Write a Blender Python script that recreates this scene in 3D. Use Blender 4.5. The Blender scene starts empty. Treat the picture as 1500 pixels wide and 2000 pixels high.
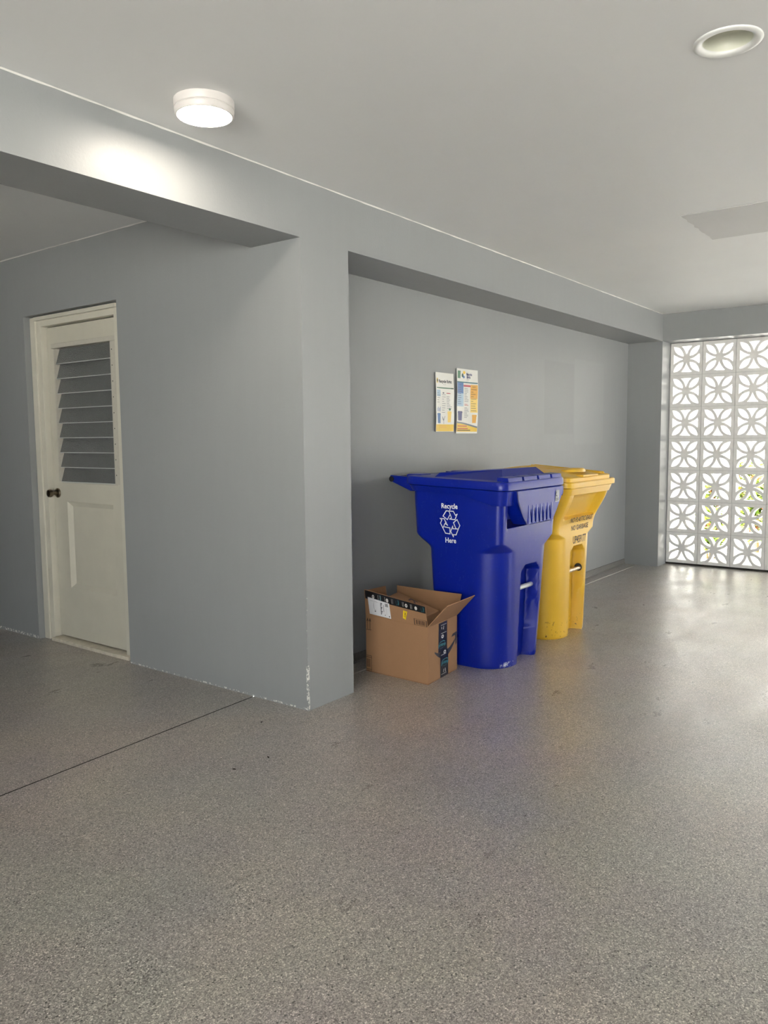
import bpy, bmesh, math, random
from math import sin, cos, pi, radians, sqrt
from mathutils import Vector, Matrix

random.seed(7)
SC = bpy.context.scene
COL = SC.collection

# ------------------------------------------------------------------ camera
YAW, PITCH, ROLL = radians(36.955), radians(-5.343), radians(-0.532)
fwd = Vector((cos(PITCH)*cos(YAW), cos(PITCH)*sin(YAW), sin(PITCH)))
rgt0 = Vector((sin(YAW), -cos(YAW), 0.0))
up0 = rgt0.cross(fwd)
rgt = cos(ROLL)*rgt0 + sin(ROLL)*up0
upv = -sin(ROLL)*rgt0 + cos(ROLL)*up0
cam_d = bpy.data.cameras.new('camera')
cam = bpy.data.objects.new('camera', cam_d)
COL.objects.link(cam)
M = Matrix((rgt, upv, -fwd)).transposed().to_4x4()
M.translation = Vector((-2.6817, -2.4728, 1.28))
cam.matrix_world = M
cam_d.sensor_fit = 'HORIZONTAL'
cam_d.sensor_width = 36.0
cam_d.lens = 1544.44/1500*36.0
cam_d.clip_start = 0.05
SC.camera = cam

# ------------------------------------------------------------------ sky, sun, exposure
world = bpy.data.worlds.new('overcast_sky')
SC.world = world
world.use_nodes = True
bg = world.node_tree.nodes['Background']
bg.inputs['Color'].default_value = (0.94, 0.98, 1.0, 1)
bg.inputs['Strength'].default_value = 8.0
sun_d = bpy.data.lights.new('sun', 'SUN')
sun_d.energy = 80.0
sun_d.angle = radians(12)
sun_d.color = (1.0, 0.96, 0.88)
sun = bpy.data.objects.new('sun', sun_d)
COL.objects.link(sun)
sun.rotation_euler = (radians(-30), radians(6), 0)
SC.view_settings.view_transform = 'Standard'
SC.view_settings.look = 'None'
SC.view_settings.exposure = 0.13
SC.view_settings.gamma = 1.0
SC.view_settings.use_curve_mapping = False

LAMP_POWER = 92.0

# ------------------------------------------------------------------ constants of the place
H = 2.43          # ceiling
ZB = 2.177        # underside of the beams
XP = 0.337        # pillar width
YR = 0.334        # recess depth
XR = 5.06         # face of the right wall
XB = 5.30         # inner face of the breeze blocks
X0, X1 = -7.0, 5.40
Y0, Y1 = -6.5, 5.0

# ------------------------------------------------------------------ material helpers
def nd(nt, kind, **kw):
    n = nt.nodes.new(kind)
    for k, v in kw.items():
        if k in n.inputs.keys():
            n.inputs[k].default_value = v
        else:
            setattr(n, k, v)
    return n

def new_mat(name):
    m = bpy.data.materials.new(name)
    m.use_nodes = True
    nt = m.node_tree
    b = nt.nodes['Principled BSDF']
    return m, nt, b

def ramp(nt, fac, stops, interp='LINEAR'):
    r = nt.nodes.new('ShaderNodeValToRGB')
    r.color_ramp.interpolation = interp
    els = r.color_ramp.elements
    while len(els) < len(stops):
        els.new(0.5)
    for e, (p, c) in zip(els, stops):
        e.position = p
        e.color = (c[0], c[1], c[2], 1) if hasattr(c, '__len__') else (c, c, c, 1)
    nt.links.new(fac, r.inputs['Fac'])
    return r.outputs['Color']

def mixc(nt, fac, a, b, mode='MIX'):
    m = nt.nodes.new('ShaderNodeMix')
    m.data_type = 'RGBA'
    m.blend_type = mode
    for s, v in ((0, fac), (6, a), (7, b)):
        if hasattr(v, 'node'):
            nt.links.new(v, m.inputs[s])
        elif s == 0:
            m.inputs[s].default_value = v
        else:
            m.inputs[s].default_value = (v[0], v[1], v[2], 1)
    return m.outputs[2]

def math_n(nt, op, a, b=None, clamp=False):
    m = nt.nodes.new('ShaderNodeMath')
    m.operation = op
    m.use_clamp = clamp
    for i, v in enumerate((a, b)):
        if v is None:
            continue
        if hasattr(v, 'node'):
            nt.links.new(v, m.inputs[i])
        else:
            m.inputs[i].default_value = v
    return m.outputs[0]

def obj_coord(nt, scale=(1, 1, 1)):
    tc = nt.nodes.new('ShaderNodeTexCoord')
    mp = nt.nodes.new('ShaderNodeMapping')
    mp.inputs['Scale'].default_value = scale
    nt.links.new(tc.outputs['Object'], mp.inputs['Vector'])
    return mp.outputs['Vector']

def noise(nt, vec, scale, detail=4, rough=0.55):
    n = nt.nodes.new('ShaderNodeTexNoise')
    n.inputs['Scale'].default_value = scale
    n.inputs['Detail'].default_value = detail
    n.inputs['Roughness'].default_value = rough
    nt.links.new(vec, n.inputs['Vector'])
    return n.outputs['Fac']

def add_bump(nt, b, height, strength, dist):
    bp = nt.nodes.new('ShaderNodeBump')
    bp.inputs['Strength'].default_value = strength
    bp.inputs['Distance'].default_value = dist
    nt.links.new(height, bp.inputs['Height'])
    nt.links.new(bp.outputs['Normal'], b.inputs['Normal'])

def plain(name, col, rough=0.5, metal=0.0, spec=0.5, grain=0.0, gscale=60.0, bump=0.0, bscale=300.0):
    m, nt, b = new_mat(name)
    b.inputs['Roughness'].default_value = rough
    b.inputs['Metallic'].default_value = metal
    b.inputs['Specular IOR Level'].default_value = spec
    v = obj_coord(nt)
    n = noise(nt, v, gscale)
    lo = tuple(c*(1-grain) for c in col)
    hi = tuple(min(1, c*(1+grain)) for c in col)
    nt.links.new(ramp(nt, n, [(0.3, lo), (0.7, hi)]), b.inputs['Base Color'])
    if bump:
        add_bump(nt, b, noise(nt, v, bscale), bump, 0.001)
    return m

def box_mask(nt, vec, lo, hi, soft):
    """1 inside an axis aligned box in object space"""
    sp = nt.nodes.new('ShaderNodeSeparateXYZ')
    nt.links.new(vec, sp.inputs[0])
    out = None
    for i in range(3):
        if lo[i] is not None:
            a = math_n(nt, 'MULTIPLY', math_n(nt, 'SUBTRACT', sp.outputs[i], lo[i]), 1/soft, True)
            out = a if out is None else math_n(nt, 'MULTIPLY', out, a)
        if hi[i] is not None:
            a = math_n(nt, 'MULTIPLY', math_n(nt, 'SUBTRACT', hi[i], sp.outputs[i]), 1/soft, True)
            out = a if out is None else math_n(nt, 'MULTIPLY', out, a)
    return out

WALL = (0.278, 0.288, 0.291)

def wall_paint(name, col=WALL, patches=(), chips=()):
    m, nt, b = new_mat(name)
    v = obj_coord(nt)
    vs = obj_coord(nt, (6, 6, 0.9))
    big = noise(nt, v, 1.7, 3)
    brush = noise(nt, vs, 3.0, 6, 0.6)
    fine = noise(nt, v, 260, 3)
    c = mixc(nt, 0.5, ramp(nt, big, [(0.3, tuple(x*0.965 for x in col)), (0.7, tuple(x*1.03 for x in col))]),
             ramp(nt, brush, [(0.3, tuple(x*0.975 for x in col)), (0.72, tuple(x*1.025 for x in col))]))
    for lo, hi, k in patches:          # repainted rectangles
        mk = box_mask(nt, v, lo, hi, 0.02)
        c = mixc(nt, mk, c, tuple(x*k for x in col))
    for lo, hi, thr in chips:          # chipped paint showing white plaster
        mk = box_mask(nt, v, lo, hi, 0.004)
        nz = noise(nt, v, 55, 5, 0.7)
        s = math_n(nt, 'GREATER_THAN', nz, thr)
        c = mixc(nt, math_n(nt, 'MULTIPLY', mk, s), c, (0.78, 0.77, 0.72))
    nt.links.new(c, b.inputs['Base Color'])
    b.inputs['Roughness'].default_value = 0.42
    b.inputs['Specular IOR Level'].default_value = 0.35
    h = math_n(nt, 'ADD', math_n(nt, 'MULTIPLY', noise(nt, v, 90, 4), 0.6), math_n(nt, 'MULTIPLY', brush, 0.45))
    h = math_n(nt, 'ADD', h, math_n(nt, 'MULTIPLY', fine, 0.25))
    add_bump(nt, b, h, 0.22, 0.004)
    return m

def floor_mat(name):
    m, nt, b = new_mat(name)
    v = obj_coord(nt)
    vo = nt.nodes.new('ShaderNodeTexVoronoi')
    vo.inputs['Scale'].default_value = 330
    nt.links.new(v, vo.inputs['Vector'])
    sep = nt.nodes.new('ShaderNodeSeparateColor')
    nt.links.new(vo.outputs['Color'], sep.inputs[0])
    flakes = ramp(nt, sep.outputs[0], [(0.0, (0.105, 0.097, 0.092)), (0.2, (0.200, 0.186, 0.177)), (0.5, (0.296, 0.276, 0.264)),
                                       (0.8, (0.405, 0.379, 0.362)), (0.96, (0.58, 0.555, 0.53)), (1.0, (0.80, 0.78, 0.75))])
    vo2 = nt.nodes.new('ShaderNodeTexVoronoi')
    vo2.inputs['Scale'].default_value = 110
    nt.links.new(v, vo2.inputs['Vector'])
    sep2 = nt.nodes.new('ShaderNodeSeparateColor')
    nt.links.new(vo2.outputs['Color'], sep2.inputs[0])
    chip = math_n(nt, 'MULTIPLY', math_n(nt, 'GREATER_THAN', sep2.outputs[1], 0.935), math_n(nt, 'LESS_THAN', vo2.outputs['Distance'], 0.28))
    flakes = mixc(nt, chip, flakes, (0.66, 0.64, 0.60))
    chipd = math_n(nt, 'MULTIPLY', math_n(nt, 'LESS_THAN', sep2.outputs[2], 0.04), math_n(nt, 'LESS_THAN', vo2.outputs['Distance'], 0.3))
    flakes = mixc(nt, chipd, flakes, (0.05, 0.045, 0.04))
    n1 = noise(nt, v, 2.2, 4)
    n2 = noise(nt, v, 0.9, 3)
    tint = ramp(nt, n1, [(0.3, (0.93, 0.90, 0.93)), (0.7, (1.08, 1.06, 0.98))])
    tint2 = ramp(nt, n2, [(0.35, (0.92, 0.96, 0.93)), (0.65, (1.07, 1.0, 0.98))])
    c = mixc(nt, 1.0, mixc(nt, 1.0, flakes, tint, 'MULTIPLY'), tint2, 'MULTIPLY')
    # scuffed grime on the floor in front of the carts
    st = math_n(nt, 'MULTIPLY', box_mask(nt, v, (1.35, -0.95, None), (2.9, -0.35, None), 0.35),
                math_n(nt, 'MULTIPLY', math_n(nt, 'SUBTRACT', noise(nt, v, 6.5, 6, 0.7), 0.52, False), 4.0, True))
    c = mixc(nt, st, c, (0.13, 0.112, 0.094))
    nt.links.new(c, b.inputs['Base Color'])
    rr = ramp(nt, noise(nt, v, 3.5, 5, 0.65), [(0.3, 0.30), (0.7, 0.46)])
    nt.links.new(rr, b.inputs['Roughness'])
    b.inputs['Specular IOR Level'].default_value = 0.5
    b.inputs['Coat Weight'].default_value = 0.9
    nt.links.new(ramp(nt, noise(nt, obj_coord(nt, (1, 2.2, 1)), 2.6, 6, 0.7), [(0.35, 0.27), (0.65, 0.46)]), b.inputs['Coat Roughness'])
    h = math_n(nt, 'ADD', sep.outputs[1], math_n(nt, 'MULTIPLY', noise(nt, v, 45, 4), 1.2))
    add_bump(nt, b, h, 0.35, 0.0018)
    return m

def ceil_paint(name, col):
    m, nt, b = new_mat(name)
    v = obj_coord(nt)
    big = noise(nt, v, 0.8, 4)
    c = ramp(nt, big, [(0.3, tuple(x*0.96 for x in col)), (0.7, tuple(min(1, x*1.03) for x in col))])
    nt.links.new(c, b.inputs['Base Color'])
    b.inputs['Roughness'].default_value = 0.55
    b.inputs['Specular IOR Level'].default_value = 0.3
    h = math_n(nt, 'ADD', noise(nt, v, 4.0, 5, 0.6), math_n(nt, 'MULTIPLY', noise(nt, v, 150, 3), 0.12))
    add_bump(nt, b, h, 0.30, 0.006)
    return m

def plastic(name, col, scuff, rough=0.34, wear=None):
    """roto-moulded plastic with pale scratches and, near the edges of the foot, dark grime"""
    m, nt, b = new_mat(name)
    v = obj_coord(nt)
    n = noise(nt, v, 3.0, 4)
    c = ramp(nt, n, [(0.3, tuple(x*0.92 for x in col)), (0.7, tuple(min(1, x*1.06) for x in col))])
    sv = obj_coord(nt, (1, 1, 5))
    w = noise(nt, sv, 9, 8, 0.75)
    sc = math_n(nt, 'MULTIPLY', math_n(nt, 'SUBTRACT', w, 0.66), 5.0, True)
    c = mixc(nt, math_n(nt, 'MULTIPLY', sc, 0.25), c, scuff)
    vv = obj_coord(nt, (3, 3, 1))
    thin = noise(nt, vv, 14, 2, 0.4)
    line = math_n(nt, 'LESS_THAN', math_n(nt, 'ABSOLUTE', math_n(nt, 'SUBTRACT', thin, 0.62)), 0.004)
    c = mixc(nt, math_n(nt, 'MULTIPLY', line, 0.30), c, scuff)
    if wear:
        lo, hi, thr, wc = wear
        mk = math_n(nt, 'MULTIPLY', box_mask(nt, v, lo, hi, 0.02), math_n(nt, 'GREATER_THAN', noise(nt, v, 38, 5, 0.7), thr))
        c = mixc(nt, mk, c, wc)
    nt.links.new(c, b.inputs['Base Color'])
    rr = math_n(nt, 'ADD', math_n(nt, 'MULTIPLY', n, 0.16), rough-0.08)
    nt.links.new(rr, b.inputs['Roughness'])
    b.inputs['Specular IOR Level'].default_value = 0.5
    b.inputs['Specular IOR Level'].default_value = 0.4
    add_bump(nt, b, noise(nt, v, 220, 3), 0.10, 0.001)
    return m

def cardboard(name, col):
    m, nt, b = new_mat(name)
    v = obj_coord(nt)
    flute = nt.nodes.new('ShaderNodeTexWave')
    flute.inputs['Scale'].default_value = 60
    flute.inputs['Distortion'].default_value = 0.4
    nt.links.new(v, flute.inputs['Vector'])
    n = noise(nt, v, 12, 5)
    f = noise(nt, v, 400, 2)
    c = mixc(nt, 0.5, ramp(nt, n, [(0.3, tuple(x*0.93 for x in col)), (0.7, tuple(x*1.05 for x in col))]),
             ramp(nt, f, [(0.3, tuple(x*0.94 for x in col)), (0.7, tuple(x*1.06 for x in col))]))
    nt.links.new(c, b.inputs['Base Color'])
    b.inputs['Roughness'].default_value = 0.75
    b.inputs['Specular IOR Level'].default_value = 0.2
    add_bump(nt, b, flute.outputs['Fac'], 0.05, 0.001)
    return m

MT = {}
MT['wall'] = wall_paint('grey_blue_wall_paint',
    chips=[((-0.02, -0.02, 0.0), (0.012, 0.012, 0.22), 0.50), ((-0.02, -0.02, 0.22), (0.006, 0.006, 0.55), 0.60), ((-0.02, 2.36, 0.0), (0.03, 5.0, 0.022), 0.53),
           ((-0.02, 0.0, 0.0), (0.03, 2.36, 0.012), 0.56)])
MT['wall_back'] = wall_paint('grey_blue_wall_paint_patched', patches=[((3.78, 0, 1.2), (4.45, 1, 1.95), 1.05), ((3.19, 0, 1.29), (3.78, 1, 1.90), 0.935), ((2.35, 0, 1.15), (2.9, 1, 1.7), 1.03)])
MT['ceiling'] = ceil_paint('white_ceiling_paint', (0.735, 0.742, 0.74))
MT['patch'] = ceil_paint('grey_ceiling_patch_paint', (0.53, 0.53, 0.525))
MT['floor'] = floor_mat('epoxy_pebble_floor')
MT['cove'] = plain('cove_base_grey', (0.17, 0.165, 0.155), 0.5, grain=0.25, gscale=200)
MT['edge'] = plain('pale_edge_strip', (0.50, 0.47, 0.43), 0.4, grain=0.15)
MT['groove'] = plain('dark_joint_filler', (0.03, 0.026, 0.022), 0.9)
MT['caulk'] = plain('white_caulk', (0.78, 0.77, 0.74), 0.5)
MT['door'] = plain('cream_door_paint', (0.56, 0.535, 0.45), 0.38, grain=0.03, gscale=8, bump=0.05, bscale=60)
MT['doorframe'] = plain('cream_frame_paint', (0.60, 0.575, 0.49), 0.38, grain=0.03, gscale=8, bump=0.05, bscale=60)
MT['sill'] = plain('worn_threshold', (0.62, 0.57, 0.47), 0.5, grain=0.15, gscale=30)
MT['bronze'] = plain('aged_brass', (0.20, 0.165, 0.12), 0.30, metal=1.0, grain=0.1)
MT['alu'] = plain('painted_louver_channel', (0.50, 0.475, 0.41), 0.45, grain=0.04)
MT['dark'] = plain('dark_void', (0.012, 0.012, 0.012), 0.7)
MT['blue'] = plastic('blue_cart_plastic', (0.0012, 0.012, 0.25), (0.09, 0.11, 0.36), 0.30, wear=((-0.30, -0.40, 0.0), (-0.12, -0.2, 0.04), 0.56, (0.6, 0.62, 0.66)))
MT['yellow'] = plastic('yellow_cart_plastic', (0.72, 0.43, 0.035), (0.80, 0.58, 0.18), 0.36, wear=((-0.30, -0.40, 0.0), (0.4, -0.12, 0.12), 0.62, (0.10, 0.06, 0.02)))
MT['black'] = plain('black_rubber', (0.012, 0.012, 0.013), 0.55)
MT['white_bar'] = plain('galvanised_bar', (0.62, 0.63, 0.62), 0.35, metal=0.3)
MT['rust_bar'] = plain('rusty_steel_bar', (0.62, 0.52, 0.42), 0.3, metal=0.8, grain=0.5, gscale=40)
MT['white_print'] = plain('white_ink', (0.82, 0.84, 0.88), 0.5)
MT['black_print'] = plain('black_ink', (0.035, 0.022, 0.012), 0.6)
MT['cart_sticker'] = plain('grey_foil_sticker', (0.22, 0.23, 0.27), 0.35, metal=0.3)
MT['card'] = cardboard('brown_cardboard', (0.325, 0.182, 0.097))
MT['card2'] = cardboard('inner_carton_cardboard', (0.33, 0.19, 0.105))
MT['tape'] = plain('black_printed_tape', (0.012, 0.012, 0.015), 0.28)
MT['teal'] = plain('teal_ink', (0.04, 0.22, 0.26), 0.4)
MT['tape_white'] = plain('white_tape_ink', (0.55, 0.53, 0.50), 0.5)
MT['label'] = plain('white_label_paper', (0.70, 0.70, 0.72), 0.45)
MT['yellow_label'] = plain('yellow_sticker_paper', (0.78, 0.55, 0.02), 0.4)
MT['ink'] = plain('dark_ink', (0.03, 0.03, 0.04), 0.6)
MT['brown_ink'] = plain('brown_box_ink', (0.035, 0.015, 0.008), 0.6)
MT['lampbody'] = plain('white_lamp_body', (0.62, 0.59, 0.57), 0.35)
MT['trimring'] = plain('white_trim_ring', (0.78, 0.79, 0.77), 0.30)
MT['reflector'] = plain('pale_downlight_cone', (0.72, 0.73, 0.62), 0.35)
MT['block'] = plain('white_painted_breeze_block', (0.82, 0.805, 0.78), 0.6, grain=0.05, gscale=25, bump=0.2, bscale=120)
MT['mortar'] = plain('white_mortar', (0.66, 0.65, 0.63), 0.7)
MT['paving'] = plain('pale_concrete_paving', (0.72, 0.71, 0.68), 0.8, grain=0.08, gscale=3)
MT['stucco'] = plain('white_stucco', (0.82, 0.82, 0.80), 0.8, grain=0.03, bump=0.2, bscale=80)
MT['roof'] = plain('grey_roof_tile', (0.35, 0.34, 0.33), 0.8)
MT['stem'] = plain('plant_stem', (0.22, 0.16, 0.07), 0.7)
MT['debris'] = plain('dark_leaf_crumb', (0.03, 0.02, 0.015), 0.8)

def emit_mat(name, col, strength):
    m, nt, b = new_mat(name)
    b.inputs['Base Color'].default_value = (0.9, 0.88, 0.85, 1)
    b.inputs['Emission Color'].default_value = (*col, 1)
    b.inputs['Emission Strength'].default_value = strength
    return m
MT['glow'] = emit_mat('lit_lamp_diffuser', (1.0, 0.90, 0.76), LAMP_POWER)

def glass_mat():
    m, nt, b = new_mat('obscured_louver_glass')
    v = obj_coord(nt)
    vo = nt.nodes.new('ShaderNodeTexVoronoi')
    vo.inputs['Scale'].default_value = 190
    nt.links.new(v, vo.inputs['Vector'])
    b.inputs['Base Color'].default_value = (0.27, 0.285, 0.275, 1)
    b.inputs['Roughness'].default_value = 0.22
    b.inputs['Transmission Weight'].default_value = 0.35
    b.inputs['IOR'].default_value = 1.48
    add_bump(nt, b, vo.outputs['Distance'], 1.0, 0.008)
    return m
MT['glass'] = glass_mat()
MT['glass_edge'] = plain('bright_line_glass_edge', (0.50, 0.53, 0.50), 0.3)  # pale colour paints the bright line along each slat's lower edge

def leaf_mat(name, cols):
    m, nt, b = new_mat(name)
    oi = nt.nodes.new('ShaderNodeNewGeometry')
    r = ramp(nt, oi.outputs['Random Per Island'], [(i/max(1, len(cols)-1), c) for i, c in enumerate(cols)], 'CONSTANT')
    nt.links.new(r, b.inputs['Base Color'])
    b.inputs['Roughness'].default_value = 0.45
    tr = nt.nodes.new('ShaderNodeBsdfTranslucent')
    nt.links.new(r, tr.inputs['Color'])
    mx = nt.nodes.new('ShaderNodeMixShader')
    mx.inputs[0].default_value = 0.35
    nt.links.new(b.outputs[0], mx.inputs[1])
    nt.links.new(tr.outputs[0], mx.inputs[2])
    nt.links.new(mx.outputs[0], nt.nodes['Material Output'].inputs['Surface'])
    return m
MT['leaf_green'] = leaf_mat('croton_leaves', [(0.09, 0.16, 0.02), (0.15, 0.22, 0.03), (0.25, 0.29, 0.05), (0.07, 0.13, 0.02), (0.30, 0.30, 0.06)])
MT['leaf_red'] = leaf_mat('red_bracts', [(0.40, 0.04, 0.02), (0.42, 0.12, 0.03), (0.34, 0.03, 0.03)])

# ------------------------------------------------------------------ mesh builder
class MB:
    def __init__(self):
        self.v, self.f, self.m = [], [], []
        self.mats = []
    def mi(self, mat):
        if mat not in self.mats:
            self.mats.append(mat)
        return self.mats.index(mat)
    def add(self, vs, fs, mat=None):
        o = len(self.v)
        self.v += [tuple(p) for p in vs]
        k = self.mi(mat) if mat is not None else 0
        for f in fs:
            self.f.append(tuple(i+o for i in f))
            self.m.append(k)
        return self
    def box(self, lo, hi, mat=None):
        x0, y0, z0 = lo
        x1, y1, z1 = hi
        vs = [(x0, y0, z0), (x1, y0, z0), (x1, y1, z0), (x0, y1, z0), (x0, y0, z1), (x1, y0, z1), (x1, y1, z1), (x0, y1, z1)]
        return self.add(vs, [(3, 2, 1, 0), (4, 5, 6, 7), (0, 1, 5, 4), (1, 2, 6, 5), (2, 3, 7, 6), (3, 0, 4, 7)], mat)
    def hexa(self, vs, mat=None):
        return self.add(vs, [(3, 2, 1, 0), (4, 5, 6, 7), (0, 1, 5, 4), (1, 2, 6, 5), (2, 3, 7, 6), (3, 0, 4, 7)], mat)
    def tube(self, a, b, r, n=16, r2=None, mat=None, cap=True):
        a, b = Vector(a), Vector(b)
        d = (b-a).normalized()
        s = d.orthogonal().normalized()
        t = d.cross(s)
        r2 = r if r2 is None else r2
        vs = [a+(s*cos(2*pi*i/n)+t*sin(2*pi*i/n))*r for i in range(n)] + [b+(s*cos(2*pi*i/n)+t*sin(2*pi*i/n))*r2 for i in range(n)]
        fs = [(i, (i+1) % n, n+(i+1) % n, n+i) for i in range(n)]
        if cap:
            fs += [tuple(reversed(range(n))), tuple(range(n, 2*n))]
        return self.add(vs, fs, mat)
    def lathe(self, prof, n=48, org=(0, 0, 0), mat=None, axis='Z'):
        vs, fs = [], []
        for r, z in prof:
            for i in range(n):
                a = 2*pi*i/n
                if axis == 'Z':
                    vs.append((org[0]+r*cos(a), org[1]+r*sin(a), org[2]+z))
                else:
                    vs.append((org[0]+z, org[1]+r*cos(a), org[2]+r*sin(a)))
        for k in range(len(prof)-1):
            for i in range(n):
                j = (i+1) % n
                fs.append((k*n+i, k*n+j, (k+1)*n+j, (k+1)*n+i))
        if prof[0][0] > 1e-6:
            pass
        return self.add(vs, fs, mat)
    def loft(self, rings, cap0=True, cap1=True, mat=None):
        n = len(rings[0])
        vs = [p for r in rings for p in r]
        fs = []
        for k in range(len(rings)-1):
            for i in range(n):
                j = (i+1) % n
                fs.append((k*n+i, k*n+j, (k+1)*n+j, (k+1)*n+i))
        if cap0:
            fs.append(tuple(reversed(range(n))))
        if cap1:
            fs.append(tuple(range((len(rings)-1)*n, len(rings)*n)))
        return self.add(vs, fs, mat)
    def prism(self, poly, vec, mat=None):
        """poly: list of 3D points, extruded by vec"""
        vec = Vector(vec)
        n = len(poly)
        vs = [Vector(p) for p in poly] + [Vector(p)+vec for p in poly]
        fs = [tuple(reversed(range(n))), tuple(range(n, 2*n))] + [(i, (i+1) % n, n+(i+1) % n, n+i) for i in range(n)]
        return self.add(vs, fs, mat)
    def build(self, name, mat=None, parent=None, smooth=None, bevel=0.0, bseg=2, loc=None, fixn=True):
        me = bpy.data.meshes.new(name)
        me.from_pydata(self.v, [], self.f)
        mats = self.mats if self.mats else ([mat] if mat else [])
        for mm in mats:
            me.materials.append(mm)
        if self.mats:
            me.polygons.foreach_set('material_index', self.m)
        if fixn:
            bm = bmesh.new()
            bm.from_mesh(me)
            bmesh.ops.recalc_face_normals(bm, faces=bm.faces)
            bm.to_mesh(me)
            bm.free()
        if smooth is not None:
            me.polygons.foreach_set('use_smooth', [True]*len(me.polygons))
            me.set_sharp_from_angle(angle=radians(smooth))
        o = bpy.data.objects.new(name, me)
        COL.objects.link(o)
        if bevel:
            bv = o.modifiers.new('bevel', 'BEVEL')
            bv.width = bevel
            bv.segments = bseg
            bv.limit_method = 'ANGLE'
            bv.angle_limit = radians(40)
        if parent is not None:
            o.parent = parent
        if loc is not None:
            o.location = loc
        return o

def tag(o, label=None, cat=None, group=None, kind=None):
    if label: o['label'] = label
    if cat: o['category'] = cat
    if group: o['group'] = group
    if kind: o['kind'] = kind
    return o

def empty(name, loc=(0, 0, 0), rz=0.0):
    o = bpy.data.objects.new(name, None)
    o.location = loc
    o.rotation_euler = (0, 0, rz)
    o.empty_display_size = 0.1
    COL.objects.link(o)
    return o

def plate_with_holes(outer, holes, depth, res=4):
    """2D outlines -> (verts, faces) of an extruded plate, filled with a curve (z from -depth/2 to depth/2)"""
    cu = bpy.data.curves.new('tmp', 'CURVE')
    cu.dimensions = '2D'
    cu.fill_mode = 'BOTH'
    cu.extrude = depth/2
    for poly in [outer]+holes:
        s = cu.splines.new('POLY')
        s.points.add(len(poly)-1)
        for p, q in zip(s.points, poly):
            p.co = (q[0], q[1], 0, 1)
        s.use_cyclic_u = True
    return curve_mesh(cu)

def curve_mesh(cu):
    o = bpy.data.objects.new('tmp', cu)
    COL.objects.link(o)
    dg = bpy.context.evaluated_depsgraph_get()
    me = bpy.data.meshes.new_from_object(o.evaluated_get(dg))
    vs = [tuple(v.co) for v in me.vertices]
    fs = [tuple(p.vertices) for p in me.polygons]
    bpy.data.objects.remove(o)
    bpy.data.meshes.remove(me)
    bpy.data.curves.remove(cu)
    return vs, fs

def text_mesh(body, size, bold=0.0, align='CENTER', sx=1.0, shear=0.0):
    cu = bpy.data.curves.new('tmp', 'FONT')
    cu.body = body
    cu.size = size
    cu.align_x = align
    cu.resolution_u = 2
    cu.offset = bold*size
    cu.shear = shear
    vs, fs = curve_mesh(cu)
    return [(v[0]*sx, v[1]) for v in vs], fs

def stroke(pts, w, closed=False):
    """polyline -> 2D quads of width w"""
    vs, fs = [], []
    n = len(pts)
    segs = [(pts[i], pts[(i+1) % n]) for i in range(n if closed else n-1)]
    for (ax, ay), (bx, by) in segs:
        dx, dy = bx-ax, by-ay
        l = sqrt(dx*dx+dy*dy) or 1e-9
        dx, dy = dx/l, dy/l
        px, py = -dy*w/2, dx*w/2
        ax, ay, bx, by = ax-dx*w/2, ay-dy*w/2, bx+dx*w/2, by+dy*w/2
        o = len(vs)
        vs += [(ax+px, ay+py), (bx+px, by+py), (bx-px, by-py), (ax-px, ay-py)]
        fs.append((o, o+1, o+2, o+3))
    return vs, fs

def rect2(u0, v0, u1, v1):
    return [(u0, v0), (u1, v0), (u1, v1), (u0, v1)], [(0, 1, 2, 3)]

def ell2(cx, cy, rx, ry, n=20):
    return [(cx+rx*cos(2*pi*i/n), cy+ry*sin(2*pi*i/n)) for i in range(n)], [tuple(range(n))]

def ring2(cx, cy, rx, ry, k=0.5, n=20):
    vs = [(cx+rx*cos(2*pi*i/n), cy+ry*sin(2*pi*i/n)) for i in range(n)] + [(cx+k*rx*cos(2*pi*i/n), cy+k*ry*sin(2*pi*i/n)) for i in range(n)]
    return vs, [(i, (i+1) % n, n+(i+1) % n, n+i) for i in range(n)]

def sstep(a, b, x):
    if a == b:
        return 1.0 if x >= a else 0.0
    t = max(0.0, min(1.0, (x-a)/(b-a)))
    return t*t*(3-2*t)

# ------------------------------------------------------------------ the setting
# floor: two slabs with a real saw-cut joint between them on the left
jl = lambda x: 0.372+0.049*x
fb = MB()
JW = 0.0035
def fq(a, b, c, d, mat=MT['floor']):
    fb.add([a, b, c, d], [(0, 1, 2, 3)], mat)
fq((X0, Y0, 0), (0, Y0, 0), (0, jl(0)-JW, 0), (X0, jl(X0)-JW, 0))
fq((0, Y0, 0), (X1, Y0, 0), (X1, Y1, 0), (0, Y1, 0))
fq((X0, jl(X0)+JW, 0), (0, jl(0)+JW, 0), (0, Y1, 0), (X0, Y1, 0))
fq((X0, jl(X0)-JW, -0.012), (0, jl(0)-JW, -0.012), (0, jl(0)+JW, -0.012), (X0, jl(X0)+JW, -0.012), MT['groove'])
fq((X0, jl(X0)-JW, 0), (0, jl(0)-JW, 0), (0, jl(0)-JW, -0.012), (X0, jl(X0)-JW, -0.012), MT['groove'])
fq((X0, jl(X0)+JW, -0.012), (0, jl(0)+JW, -0.012), (0, jl(0)+JW, 0), (X0, jl(X0)+JW, 0), MT['groove'])
floor = fb.build('floor', fixn=False)
tag(floor, 'grey-brown pebbled epoxy floor of the covered carport', 'floor', kind='structure')

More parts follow.
